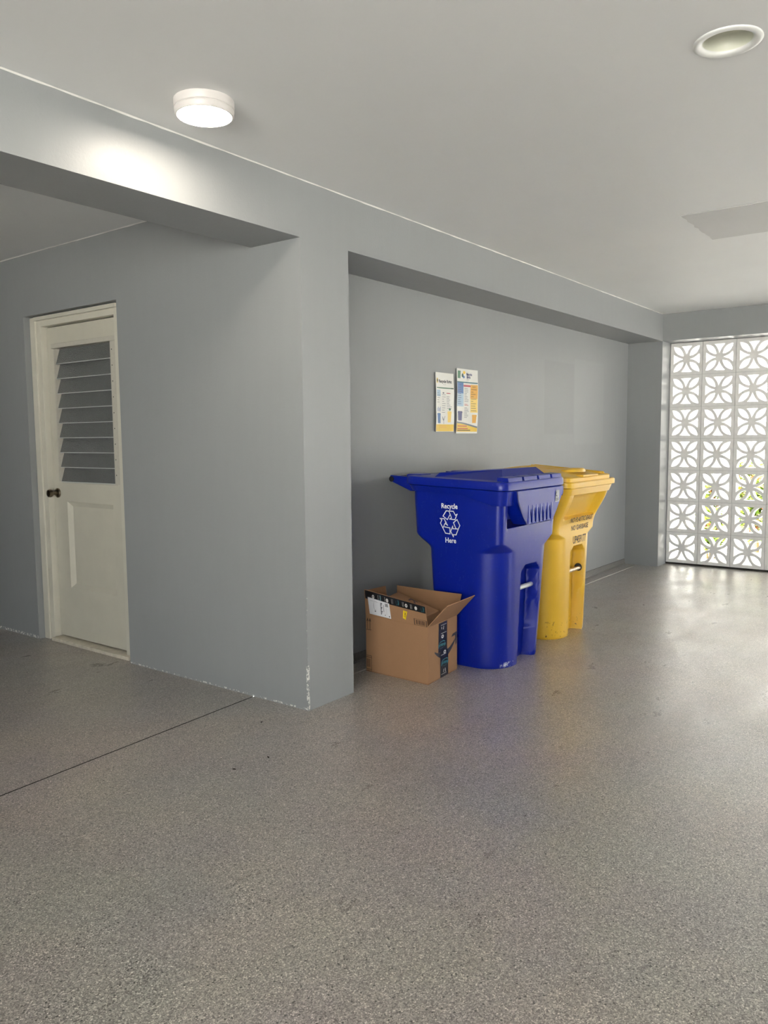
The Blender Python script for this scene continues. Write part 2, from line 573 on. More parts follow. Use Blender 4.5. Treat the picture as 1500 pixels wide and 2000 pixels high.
# ceiling with the cut-out of the recessed downlight
DLX, DLY, DLR = -0.118, -1.823, 0.078
hole = [(DLX+DLR*cos(2*pi*i/40), DLY+DLR*sin(2*pi*i/40)) for i in range(40)]
vs, fs = plate_with_holes([(X0, Y0), (X1, Y0), (X1, Y1), (X0, Y1)], [hole], 0.16)
ceiling = MB().add([(x, y, z+H+0.08) for x, y, z in vs], fs).build('ceiling', MT['ceiling'])
tag(ceiling, 'flat white painted ceiling', 'ceiling', kind='structure')
# repaired rectangle of plaster, a few millimetres proud, wavering edge
px0, px1, py0, py1 = 1.69, 2.325, -1.80, -1.155
edge = []
for k in range(14): edge.append((px0+random.uniform(-.006, .006), py1+(py0-py1)*k/14))
for k in range(14): edge.append((px0+(px1-px0)*k/14, py0+random.uniform(-.006, .006)))
for k in range(14): edge.append((px1+random.uniform(-.008, .008), py0+(py1-py0)*k/14))
for k in range(14): edge.append((px1-(px1-px0)*k/14, py1+random.uniform(-.006, .006)))
MB().prism([(x, y, H-0.003) for x, y in edge], (0, 0, 0.004)).build('repair_patch', MT['patch'], ceiling)['label'] = 'slightly darker grey square repair patch'

# wall with the door: its free end is the pillar
OY0, OY1, OZ = 1.385, 2.36, 2.056
wl = MB()
wl.box((0, 0, 0), (XP, OY0, H))
wl.box((0, OY1, 0), (XP, Y1, H))
wl.box((0, OY0, OZ), (XP, OY1, H))
wall_left = wl.build('wall_left', MT['wall'])
tag(wall_left, 'grey-blue plastered wall with the door, ending in the pillar', 'wall', kind='structure')

wall_back = MB().box((XP, YR, 0), (XR+0.34, YR+0.2, H)).build('wall_back', MT['wall_back'])
tag(wall_back, 'grey-blue recess wall behind the recycling carts', 'wall', kind='structure')
bl = MB().box((X0, 0, ZB), (0, 0.314, H)).build('beam', MT['wall'])
tag(bl, 'grey-blue beam under the ceiling left of the pillar, lit by the round lamp', 'beam', kind='structure')
br = MB().box((XP, 0, ZB), (XR, YR, H)).build('beam', MT['wall'])
tag(br, 'grey-blue beam over the recess with the recycling carts', 'beam', kind='structure')

# right wall: return pier, lintel over the blocks, breeze blocks
wr = MB()
wr.box((XR, 0, 0), (XB+0.1, YR, H))
wr.box((XR, Y0, ZB), (XB+0.1, 0, H))
wall_right = wr.build('wall_right', MT['wall'])
tag(wall_right, 'grey-blue end wall framing the white breeze block screen', 'wall', kind='structure')

PY, PZ, BT = 0.303, 0.3078, 0.09
def breeze_holes():
    q = 0.80
    holes = []
    def arc(p, q_, c, n):      # points from p to q_ bulging through control c (quadratic)
        return [((1-t)**2*p[0]+2*t*(1-t)*c[0]+t*t*q_[0], (1-t)**2*p[1]+2*t*(1-t)*c[1]+t*t*q_[1]) for t in [i/n for i in range(n+1)]]
    for k in range(4):
        a = k*pi/2
        rot = lambda p: (p[0]*cos(a)-p[1]*sin(a), p[0]*sin(a)+p[1]*cos(a))
        tip, inn = (q, q), (0.19, 0.19)
        mid = 0.5*(q+0.19)
        bul = 0.238
        leaf = arc(tip, inn, (mid-bul, mid+bul), 9) + arc(inn, tip, (mid+bul, mid-bul), 9)[1:-1]
        holes.append([rot(p) for p in leaf])
        tri = arc((0.012, 0.235), (0.335, q), (0.075, 0.57), 7) + arc((-0.335, q), (-0.012, 0.235), (-0.075, 0.57), 7)
        holes.append([rot(p) for p in tri])
    return holes
bvs, bfs = plate_with_holes([(-0.985, -0.985), (0.985, -0.985), (0.985, 0.985), (-0.985, 0.985)], breeze_holes(), BT)
# plate axes: u -> y, v -> z, depth -> x
bmesh_blk = MB().add([(z, x*PY/2, y*PZ/2) for x, y, z in bvs], bfs)
first = None
NCOL = 21
for j in range(NCOL):
    for i in range(7):
        loc = (XB+BT/2+random.uniform(-.0015, .0015), -PY*(j+0.5)-0.004, 0.016+PZ*(i+0.5))
        if first is None:
            first = bmesh_blk.build('breeze_block', MT['block'], wall_right, loc=loc)
        else:
            o = first.copy()
            o.location = loc
            COL.objects.link(o)
# mortar joints, set back from the block faces
mj = MB()
for j in range(NCOL+1):
    mj.box((XB+0.012, -PY*j-0.004-0.0035, 0.002), (XB+BT-0.012, -PY*j-0.004+0.0035, ZB-0.002))
for i in range(8):
    mj.box((XB+0.012, -PY*NCOL-0.004, 0.016+PZ*i-0.0035), (XB+BT-0.012, -0.004, 0.016+PZ*i+0.0035))
MB().box((XB+0.006, -PY*NCOL, 0), (XB+BT-0.006, 0, 0.0165)).build('dark_gap_strip', MT['groove'], wall_right)  # near-black strip stands in for the dark gap beneath the blocks
mj.build('mortar_joints', MT['mortar'], wall_right)

# out of frame: passage end wall, then added walls that shape the light
wf = MB().box((X0, Y1, 0), (X1, Y1+0.2, H)).build('wall_far', MT['wall'])
tag(wf, 'grey-blue wall closing the passage past the door', 'wall', kind='structure')
wn = MB().box((X0, Y0-0.2, 0), (3.7, Y0, H)).build('wall_near_added', MT['wall'])  # added unseen wall, left open at one end to admit side light
tag(wn, 'added unseen grey-blue wall on the near side, limiting the side light', 'wall', kind='structure')
wq = MB().box((X0-0.2, -1.7, 0), (X0, Y1, H)).build('wall_behind_added', MT['wall'])  # added unseen wall that narrows the opening for light from behind
tag(wq, 'added unseen grey-blue wall behind the camera, narrowing the incoming light', 'wall', kind='structure')
wp = MB().box((-3.5, 0.5, 0), (-3.3, Y1, H)).build('wall_passage_added', MT['wall'])  # added unseen wall, placed to dim the light on the door wall
tag(wp, 'added unseen grey-blue wall opposite the door, shading the passage on the left', 'wall', kind='structure')

# cove base along the recess, pale edge strip, caulk lines under the ceiling
bb = MB().prism([(XP, YR, 0), (XP, YR-0.016, 0), (XP, YR-0.008, 0.012), (XP, YR-0.005, 0.05), (XP, YR, 0.053)], (XR-XP, 0, 0)).build('baseboard_back', MT['cove'])
tag(bb, 'low floor-coloured cove base along the recess wall', 'baseboard', kind='structure')
t1 = MB().prism([(XP, 0.198, 0), (XP, 0.206, 0), (XP, 0.2045, 0.003), (XP, 0.1995, 0.003)], (4.62, 0, 0)).build('trim_1', MT['edge'])
tag(t1, 'thin pale edge strip in the floor behind the carts', 'trim', kind='structure')
def caulk(name, a, b, n1, n2, label):
    a, b = Vector(a), Vector(b)
    d = (b-a)
    k = max(2, int(d.length/0.06))
    rings = []
    for i in range(k+1):
        p = a+d*i/k
        s = 0.004+random.uniform(-.0015, .0015)
        rings.append([p, p+Vector(n1)*s, p+Vector(n2)*s])
    o = MB().loft(rings).build(name, MT['caulk'])
    return tag(o, label, 'trim', kind='structure')
caulk('trim_2', (X0, 0, H), (XR-0.02, 0, H), (0, -1, 0), (0, 0, -1), 'thin white caulk line where the beam meets the ceiling')
caulk('trim_3', (0, 0.33, H), (0, Y1, H), (-1, 0, 0), (0, 0, -1), 'thin white caulk line above the door wall')

# ------------------------------------------------------------------ door
door = empty('door_1', (0, 1.88, 0))
tag(door, 'cream half-louvered door set back in the grey-blue wall', 'door', kind='structure')
def dpart(mb, name, mat, parent=door, **kw):
    o = mb.build(name, mat, parent, **kw)
    if parent is door:
        o.matrix_parent_inverse = Matrix.Translation((0, -1.88, 0))
    return o
DX = 0.088         # face of the leaf
LY0, LY1, LZ0, LZ1 = 1.492, 2.248, 0.03, 1.985
FX = 0.050
fr = MB()
fr.box((FX, LY1+0.006, 0), (FX+0.14, OY1-0.004, OZ-0.004))
fr.box((FX, OY0+0.004, 0), (FX+0.14, LY0-0.004, OZ-0.004))
fr.box((FX, LY0-0.004, LZ1+0.006), (FX+0.14, LY1+0.006, OZ-0.004))
frame = dpart(fr, 'door_frame', MT['doorframe'], bevel=0.003)
st = MB()       # outer casing strip, a little proud
st.box((FX-0.012, LY1+0.05, 0), (FX, OY1-0.004, OZ-0.006))
st.box((FX-0.012, OY0+0.004, 0), (FX, LY0-0.05, OZ-0.006))
st.box((FX-0.022, LY0-0.05, LZ1+0.042), (FX, LY1+0.05, OZ-0.006))
dpart(st, 'casing_strip', MT['doorframe'], bevel=0.003)
sill = MB().box((FX-0.03, LY0-0.06, 0), (FX+0.14, LY1+0.0, 0.022))
dpart(sill, 'threshold', MT['sill'], bevel=0.003)
# leaf: stiles and rails as one moulded slab with a sunk lower panel and the louver opening
GY0, GY1, GZ0, GZ1 = 1.565, 2.150, 1.028, 1.862
PY0, PY1, PZ0, PZ1 = 1.62, 2.105, 0.350, 0.900
lf = MB()
T = 0.042
lf.box((DX, LY0, LZ0), (DX+T, LY1, PZ0))
lf.box((DX, LY0, PZ0), (DX+T, PY0, PZ1))
lf.box((DX, PY1, PZ0), (DX+T, LY1, PZ1))
lf.box((DX, LY0, PZ1), (DX+T, LY1, GZ0))
lf.box((DX, LY0, GZ0), (DX+T, GY0, GZ1))
lf.box((DX, GY1, GZ0), (DX+T, LY1, GZ1))
lf.box((DX, LY0, GZ1), (DX+T, LY1, LZ1))
leaf = dpart(lf, 'door_leaf', MT['door'])
# sloped moulding round the lower panel
pm = MB()
w, dp = 0.030, 0.020
o4 = [(PY0, PZ0), (PY1, PZ0), (PY1, PZ1), (PY0, PZ1)]
i4 = [(PY0+w, PZ0+w), (PY1-w, PZ0+w), (PY1-w, PZ1-w), (PY0+w, PZ1-w)]
vs = [(DX+0.001, y, z) for y, z in o4]+[(DX+dp, y, z) for y, z in i4]
pm.add(vs, [(0, 1, 5, 4), (1, 2, 6, 5), (2, 3, 7, 6), (3, 0, 4, 7), (4, 5, 6, 7)])
dpart(pm, 'sunk_panel', MT['door'], fixn=False)
# louver window
lv = MB()
lv.box((DX-0.030, GY0-0.075, GZ1-0.012), (DX+0.02, GY1+0.012, GZ1+0.016))       # head
lv.box((DX-0.022, GY1-0.012, GZ0), (DX+0.03, GY1, GZ1-0.012))                     # left channel
lv.box((DX-0.026, GY0-0.072, GZ0-0.005), (DX+0.03, GY0-0.012, GZ1-0.012))        # wide right channel
lv.box((DX-0.004, GY0, GZ0-0.012), (DX+0.03, GY1, GZ0))                           # sill
louver = dpart(lv, 'louver_frame', MT['alu'], bevel=0.002)
sc_ = MB()
for k in range(9):
    sc_.tube((DX-0.0275, GY0-0.030, GZ0+0.05+k*0.0905), (DX-0.0245, GY0-0.030, GZ0+0.05+k*0.0905), 0.0032, 8)
sc_.build('screw_heads', MT['dark'], louver)['kind'] = 'stuff'
nsl = 9
pitch = (GZ1-0.012-GZ0)/nsl
g0 = None
for k in range(nsl):
    z0 = GZ0+pitch*k
    if g0 is None:
        g = MB()
        ya, yb, zt = GY0-0.010, GY1-0.013, pitch*1.08
        g.add([(-0.026, ya, 0.0), (-0.026, yb, 0.0), (-0.018, yb, 0.0), (-0.018, ya, 0.0), (0.004, ya, zt), (0.004, yb, zt), (0.011, yb, zt), (0.011, ya, zt)],
              [(4, 5, 6, 7), (0, 1, 5, 4), (1, 2, 6, 5), (2, 3, 7, 6), (3, 0, 4, 7)], MT['glass'])
        g.add([(-0.0265, ya, -0.001), (-0.0265, yb, -0.001), (-0.018, yb, -0.001), (-0.018, ya, -0.001), (-0.0255, ya, 0.0035), (-0.0255, yb, 0.0035), (-0.0175, yb, 0.0035), (-0.0175, ya, 0.0035)],
              [(3, 2, 1, 0), (4, 5, 6, 7), (0, 1, 5, 4), (1, 2, 6, 5), (2, 3, 7, 6), (3, 0, 4, 7)], MT['glass_edge'])
        g0 = g.build('glass_slat', None, louver, loc=(DX+0.012, 0, z0-0.004))
        og = g0
    else:
        og = g0.copy()
        og.location = (DX+0.012, 0, z0-0.004)
        COL.objects.link(og)
bk = MB().box((DX+T+0.03, LY0-0.03, 0.025), (DX+T+0.04, LY1+0.03, LZ1+0.03))  # black sheet stands in for the shade behind the leaf gaps
dpart(bk, 'dark_gap_backing', MT['dark'])
kn = MB()
ky, kz = 2.205, 0.952
kn.lathe([(0.0, 0.0), (0.031, 0.0), (0.031, -0.006), (0.026, -0.011), (0.012, -0.013), (0.011, -0.036), (0.018, -0.040), (0.0245, -0.048), (0.0255, -0.058), (0.022, -0.068), (0.012, -0.072), (0.0, -0.072)],
         28, (DX, ky, kz), axis='X')
dpart(kn, 'door_knob', MT['bronze'], smooth=40)

# ------------------------------------------------------------------ lamps
LX, LYc = -0.790, -0.297
lamp = empty('ceiling_lamp', (LX, LYc, H))
tag(lamp, 'round white surface lamp glowing on the ceiling beside the beam', 'ceiling lamp')
MB().lathe([(0.0, 0.0), (0.102, 0.0), (0.102, -0.024), (0.101, -0.0255), (0.0985, -0.0265)], 56).build('housing', MT['lampbody'], lamp, smooth=35)
MB().lathe([(0.0985, -0.0265), (0.099, -0.028), (0.101, -0.031), (0.0995, -0.046), (0.0965, -0.050), (0.0925, -0.050), (0.0925, -0.0475)], 56).build('rim_ring', MT['lampbody'], lamp, smooth=35)
MB().lathe([(0.0925, -0.0478), (0.06, -0.0492), (0.03, -0.0498), (0.0, -0.05)], 56).build('diffuser', MT['glow'], lamp, smooth=60)
dl = empty('recessed_downlight', (DLX, DLY, H))
tag(dl, 'unlit round recessed downlight with a broad white ring in the ceiling', 'ceiling lamp')
MB().lathe([(0.096, 0.0), (0.0965, -0.002), (0.094, -0.005), (0.086, -0.0065), (0.074, -0.004), (0.070, 0.000), (0.0695, 0.004)], 56).build('trim_ring', MT['trimring'], dl, smooth=60)
MB().lathe([(0.0695, 0.004), (0.069, 0.012), (0.064, 0.026), (0.054, 0.040), (0.034, 0.052), (0.0, 0.056)], 56).build('reflector_cone', MT['reflector'], dl, smooth=60)

# ------------------------------------------------------------------ posters
def poster(name, label, x0, x1, z0, z1, curl, design, tilt=0.0):
    w, h = x1-x0, z1-z0
    root = empty(name, ((x0+x1)/2, YR, z0))
    tag(root, label, 'poster', 'recycling posters on the recess wall')
    def S(u, v, off=0.0):
        """u,v in 0..1 -> local point on the slightly curled sheet"""
        e = (abs(u-0.5)*2)**3
        lift = 0.003+curl*e*(0.4+0.6*sin(v*2.3+0.6))+0.0025*sin(v*7+u*3)**2
        return ((u-0.5)*w+tilt*(v-0.5)*h, -lift-off, v*h)
    nu, nv = 14, 22
    vs, fs = [], []
    for b_ in (0.0, -0.0008):
        for j in range(nv+1):
            for i in range(nu+1):
                vs.append(S(i/nu, j/nv, b_))
    N = (nu+1)*(nv+1)
    for j in range(nv):
        for i in range(nu):
            a = j*(nu+1)+i
            q = (a, a+1, a+nu+2, a+nu+1)
            fs.append(q)
            fs.append(tuple(N+k for k in reversed(q)))
    rim = [i for i in range(nu+1)]+[(j)*(nu+1)+nu for j in range(1, nv+1)]+[nv*(nu+1)+i for i in range(nu-1, -1, -1)]+[j*(nu+1) for j in range(nv-1, 0, -1)]
    for a, b_ in zip(rim, rim[1:]+rim[:1]):
        fs.append((a, N+a, N+b_, b_))
    MB().add(vs, fs).build('sheet', MT['poster_paper'], root, smooth=60)
    def put(name, items, label=None):
        mb = MB()
        for lay, mat, (v2, f2), sub in items:
            if sub:        # subdivide rectangles so they follow the curl
                (u0, w0), (u1, w1) = v2[0], v2[2]
                nn, mm = 6, max(2, int(abs(w1-w0)*22))
                o2, f3 = [], []
                for j in range(mm+1):
                    for i in range(nn+1):
                        o2.append((u0+(u1-u0)*i/nn, w0+(w1-w0)*j/mm))
                for j in range(mm):
                    for i in range(nn):
                        a = j*(nn+1)+i
                        f3.append((a, a+1, a+nn+2, a+nn+1))
                v2, f2 = o2, f3
            mb.add([S(u, v, 0.0004+0.0003*lay) for u, v in v2], f2, mat)
        o = mb.build(name, parent=root, fixn=False)
        if label: o['label'] = label
        o['kind'] = 'stuff'
        return o
    design(put, w, h)
    return root

MT['poster_paper'] = plain('poster_paper', (0.70, 0.695, 0.65), 0.35)
def ink(name, c): MT[name] = plain(name, c, 0.4); return MT[name]
I_green, I_dgreen = ink('green_ink', (0.06, 0.18, 0.10)), ink('dark_green_ink', (0.03, 0.09, 0.07))
I_blue, I_navy, I_pale = ink('blue_ink', (0.06, 0.16, 0.38)), ink('navy_ink', (0.045, 0.05, 0.16)), ink('pale_blue_ink', (0.34, 0.48, 0.60))
I_yel, I_org, I_red = ink('yellow_ink', (0.72, 0.48, 0.05)), ink('orange_ink', (0.70, 0.37, 0.06)), ink('red_ink', (0.42, 0.03, 0.05))
I_pink, I_grey, I_teal = ink('pink_ink', (0.62, 0.40, 0.40)), ink('grey_ink', (0.16, 0.18, 0.20)), ink('teal_band_ink', (0.03, 0.14, 0.17))
I_gold = ink('gold_ink', (0.80, 0.58, 0.16))
I_ink = MT['ink']

def txt_uv(body, cu, cv, hgt, w, h, bold=0.0, align='CENTER', maxw=None):
    """text laid on the sheet: centre u, baseline v, cap height in v units"""
    v2, f2 = text_mesh(body, 1.0, bold, align)
    sx = hgt*h/0.7/w
    wid = max(p[0] for p in v2)-min(p[0] for p in v2)
    if maxw and wid*sx > maxw:
        sx = maxw/wid
    return [(cu+p[0]*sx, cv+p[1]*hgt/0.7) for p in v2], f2

def cart_icon(u, v, du, dv):
    return [(u-du*.42, v), (u+du*.42, v), (u+du*.5, v+dv*.8), (u+du*.58, v+dv*.84), (u+du*.5, v+dv), (u-du*.5, v+dv), (u-du*.58, v+dv*.84), (u-du*.5, v+dv*.8)], [tuple(range(8))]

def lines_block(items, lay, mat, u0, u1, vtop, vbot, n, seed, hgt=0.007):
    rnd = random.Random(seed)
    for k in range(n):
        v = vtop+(vbot-vtop)*k/max(1, n-1)
        items.append((lay, mat, rect2(u0, v-hgt/2, u0+(u1-u0)*rnd.uniform(0.45, 1.0), v+hgt/2), False))

def design1(put, w, h):
    it = []
    it.append((0, I_yel, rect2(0.01, 0.005, 0.99, 0.125), True))
    it.append((0, I_green, rect2(0.06, 0.735, 0.97, 0.752), True))
    it.append((1, I_dgreen, rect2(0.86, 0.733, 0.98, 0.752), False))
    it.append((0, I_pale, rect2(0.05, 0.60, 0.30, 0.71), True))
    it.append((1, I_blue, cart_icon(0.20, 0.145, 0.20, 0.17), False))
    for k in range(5):
        it.append((1, I_blue, rect2(0.10+0.045*k, 0.34+0.01*(k % 2), 0.122+0.045*k, 0.40+0.012*((k*2) % 3)), False))
    it.append((1, I_pale, ell2(0.19, 0.25, 0.03, 0.02), False))
    it.append((1, I_gold, cart_icon(0.78, 0.16, 0.18, 0.19), False))
    it.append((1, I_green, ell2(0.80, 0.385, 0.05, 0.022), False))
    it.append((1, I_grey, stroke([(0.48, 0.14), (0.48, 0.20), (0.42, 0.25), (0.44, 0.21), (0.48, 0.19), (0.55, 0.26)], 0.018), False))
    it.append((1, I_grey, ell2(0.47, 0.72-0.06, 0.05, 0.012), False))
    it.append((1, I_yel, ell2(0.11, 0.865, 0.05, 0.045), False))
    it.append((2, I_dgreen, ell2(0.12, 0.865, 0.03, 0.026), False))
    put('printed_colour', it, 'white sheet print with blue and yellow cart pictures and yellow foot')
    t = [(2, I_ink, txt_uv('Recycle Right', 0.55, 0.832, 0.050, w, h, 0.03, maxw=0.72), False),
         (2, I_grey, txt_uv('your guide', 0.52, 0.797, 0.014, w, h), False)]
    lines_block(t, 2, I_grey, 0.08, 0.28, 0.655, 0.50, 5, 1)
    lines_block(t, 2, I_grey, 0.38, 0.60, 0.63, 0.33, 9, 2)
    lines_block(t, 2, I_red, 0.64, 0.92, 0.66, 0.655, 2, 3)
    lines_block(t, 2, I_grey, 0.64, 0.92, 0.60, 0.40, 8, 4)
    lines_block(t, 2, I_org, 0.24, 0.70, 0.098, 0.072, 2, 5, 0.010)
    put('printed_lettering', t)['kind'] = 'stuff'

def design2(put, w, h):
    it = []
    it.append((0, I_blue, rect2(0.015, 0.62, 0.36, 0.79), True))
    it.append((0, I_pale, rect2(0.015, 0.42, 0.36, 0.62), True))
    it.append((0, I_pink, rect2(0.36, 0.73, 0.68, 0.762), True))
    it.append((1, I_red, rect2(0.37, 0.728, 0.69, 0.752), True))
    it.append((0, I_org, rect2(0.69, 0.55, 0.985, 0.765), True))
    it.append((0, I_gold, rect2(0.69, 0.33, 0.985, 0.55), True))
    it.append((1, I_teal, rect2(0.01, 0.785, 0.985, 0.803), True))
    it.append((1, I_green, rect2(0.05, 0.85, 0.20, 0.965), False))
    it.append((2, I_pale, rect2(0.07, 0.865, 0.18, 0.90), False))
    it.append((2, I_yel, ell2(0.125, 0.925, 0.05, 0.022), False))
    it.append((1, I_yel, ell2(0.37, 0.945, 0.06, 0.024), False))
    it.append((1, I_dgreen, ell2(0.30, 0.90, 0.045, 0.03), False))
    it.append((1, I_blue, ell2(0.36, 0.875, 0.045, 0.02), False))
    it.append((1, I_navy, cart_icon(0.19, 0.20, 0.24, 0.145), False))
    it.append((2, I_pale, ell2(0.13, 0.255, 0.025, 0.016), False))
    it.append((1, I_org, cart_icon(0.86, 0.165, 0.17, 0.13), False))
    # grey swoosh over the yellow foot
    top = [(0.01+0.98*i/12, 0.185-0.075*(i/12)**1.6) for i in range(13)]
    bot = [(u, v-0.026) for u, v in top]
    it.append((2, I_grey, (top+bot, [(i, i+1, 13+i+1, 13+i) for i in range(12)]), False))
    foot = [(u, 0.0) for u, v in top]
    yb = [(u, 0.028) for u, v in top]
    it.append((1, I_yel, (bot+yb, [(i, i+1, 13+i+1, 13+i) for i in range(12)]), False))
    put('printed_colour', it, 'sheet print with blue, white and orange columns over a grey swoosh')
    t = [(2, I_navy, txt_uv('Recycle', 0.61, 0.905, 0.038, w, h, 0.04, maxw=0.36), False),
         (2, I_navy, txt_uv('Right', 0.58, 0.858, 0.038, w, h, 0.04, maxw=0.28), False),
         (2, I_grey, txt_uv('simple guide', 0.56, 0.835, 0.012, w, h), False),
         (2, I_navy, txt_uv('BLUE', 0.19, 0.745, 0.018, w, h, 0.02), False),
         (2, I_ink, txt_uv('YELLOW', 0.83, 0.725, 0.016, w, h, 0.02, maxw=0.25), False)]
    lines_block(t, 2, I_navy, 0.06, 0.30, 0.71, 0.46, 9, 11, 0.006)
    lines_block(t, 2, I_grey, 0.41, 0.63, 0.70, 0.50, 9, 12, 0.007)
    lines_block(t, 2, I_red, 0.41, 0.63, 0.455, 0.44, 2, 13, 0.006)
    lines_block(t, 2, I_grey, 0.41, 0.63, 0.40, 0.25, 9, 14, 0.006)
    lines_block(t, 2, I_ink, 0.72, 0.94, 0.69, 0.36, 10, 15, 0.006)
    lines_block(t, 3, I_red, 0.06, 0.80, 0.115, 0.075, 2, 16, 0.012)
    lines_block(t, 3, I_ink, 0.06, 0.93, 0.050, 0.045, 1, 17, 0.012)
    put('printed_lettering', t)['kind'] = 'stuff'

poster('recycling_poster', 'smaller white recycling poster with yellow foot, left of the taller one', 1.597, 1.812, 1.318, 1.697, 0.010, design1)
poster('recycling_poster', 'taller recycling poster with blue, white and orange columns, right of the smaller one', 1.846, 2.121, 1.306, 1.738, 0.012, design2, tilt=0.03)

# ------------------------------------------------------------------ recycling carts
def cart_section(z, P, nf=84, ns=18, nb=30, nc=12):
    """one horizontal outline of the cart body, counter-clockwise from the front left"""
    t = min(1.0, z/0.95)
    fl = sstep(P['flare0'], 0.95, z)
    hx = P['hx0']+(P['hx1']-P['hx0'])*t+P['flx']*fl
    yf = P['yf0']+(P['yf1']-P['yf0'])*t-P['fly']*fl
    zl, zh = P['back']
    yb = P['yb0']+(P['yb1']-P['yb0'])*sstep(zl, zh, z)+0.02*t
    rf = P['rlow']+(P['rhigh']-P['rlow'])*max(0.0, min(1.0, (z-P['cz0'])/(P['cz1']-P['cz0'])))
    rb = 0.05
    pts = []
    for i in range(nc):                                   # front left corner
        a = pi+(pi/2)*i/nc
        pts.append((-hx+rf+rf*cos(a), yf+rf+rf*sin(a)))
    xs = hx-rf
    for i in range(nf):
        pts.append((-xs+2*xs*i/nf, yf))
    for i in range(nc):
        a = 1.5*pi+(pi/2)*i/nc
        pts.append((hx-rf+rf*cos(a), yf+rf+rf*sin(a)))
    for i in range(ns):
        pts.append((hx, yf+rf+(yb-rb-yf-rf)*i/ns))
    for i in range(nc):
        a = (pi/2)*i/nc
        pts.append((hx-rb+rb*cos(a), yb-rb+rb*sin(a)))
    for i in range(nb):
        pts.append((hx-rb-2*(hx-rb)*i/nb, yb))
    for i in range(nc):
        a = pi/2+(pi/2)*i/nc
        pts.append((-hx+rb+rb*cos(a), yb-rb+rb*sin(a)))
    for i in range(ns):
        pts.append((-hx, yb-rb+(yf+rf-yb+rb)*i/ns))
    out = []
    for x, y in pts:
        if y < yf+0.12:
            # foot recess with the lift bar
            rw, rz, rd = P['rec']
            kx = 1-sstep(rw-0.010, rw+0.006, abs(x-P['recx']))
            arch = rz-0.035*sstep(rw*0.55, rw, abs(x-P['recx']))
            kz = 1-sstep(arch-0.012, arch+0.006, z)
            d = rd*kx*kz
            if P.get('step') and z < P['step']:
                d += 0.012*kx*kz*(1-sstep(-0.01, 0.02, x-P['recx']))
            # catch recess behind the ribbed guard
            if P['pock']:
                pw, p0, p1, pd = P['pock']
                k2 = (1-sstep(pw-0.004, pw+0.012, abs(x)))*sstep(p0-0.008, p0+0.008, z)*(1-sstep(p1-0.006, p1+0.006, z))
                d += pd*k2
            if P.get('ledge'):
                lw, l0, l1, ld = P['ledge']
                k3 = (1-sstep(lw-0.03, lw+0.03, abs(x-0.02)))*sstep(l0-0.004, l0+0.012, z)*(1-sstep(l1-0.05, l1, z))
                d += ld*k3
            y = y+d*(1-sstep(yf+0.02, yf+0.10, y))
        out.append((x, y, z))
    return out

def rr_outline(x0, x1, y0, y1, r, n=8):
    pts = []
    for cx, cy, a0 in ((x0+r, y0+r, pi), (x1-r, y0+r, 1.5*pi), (x1-r, y1-r, 0), (x0+r, y1-r, pi/2)):
        for i in range(n+1):
            a = a0+(pi/2)*i/n
            pts.append((cx+r*cos(a), cy+r*sin(a)))
    # straight sides subdivided so heights may vary along them
    out = []
    m = len(pts)
    for i in range(m):
        a, b = pts[i], pts[(i+1) % m]
        L = sqrt((a[0]-b[0])**2+(a[1]-b[1])**2)
        k = max(1, int(L/0.03))
        for j in range(k):
            out.append((a[0]+(b[0]-a[0])*j/k, a[1]+(b[1]-a[1])*j/k))
    return out

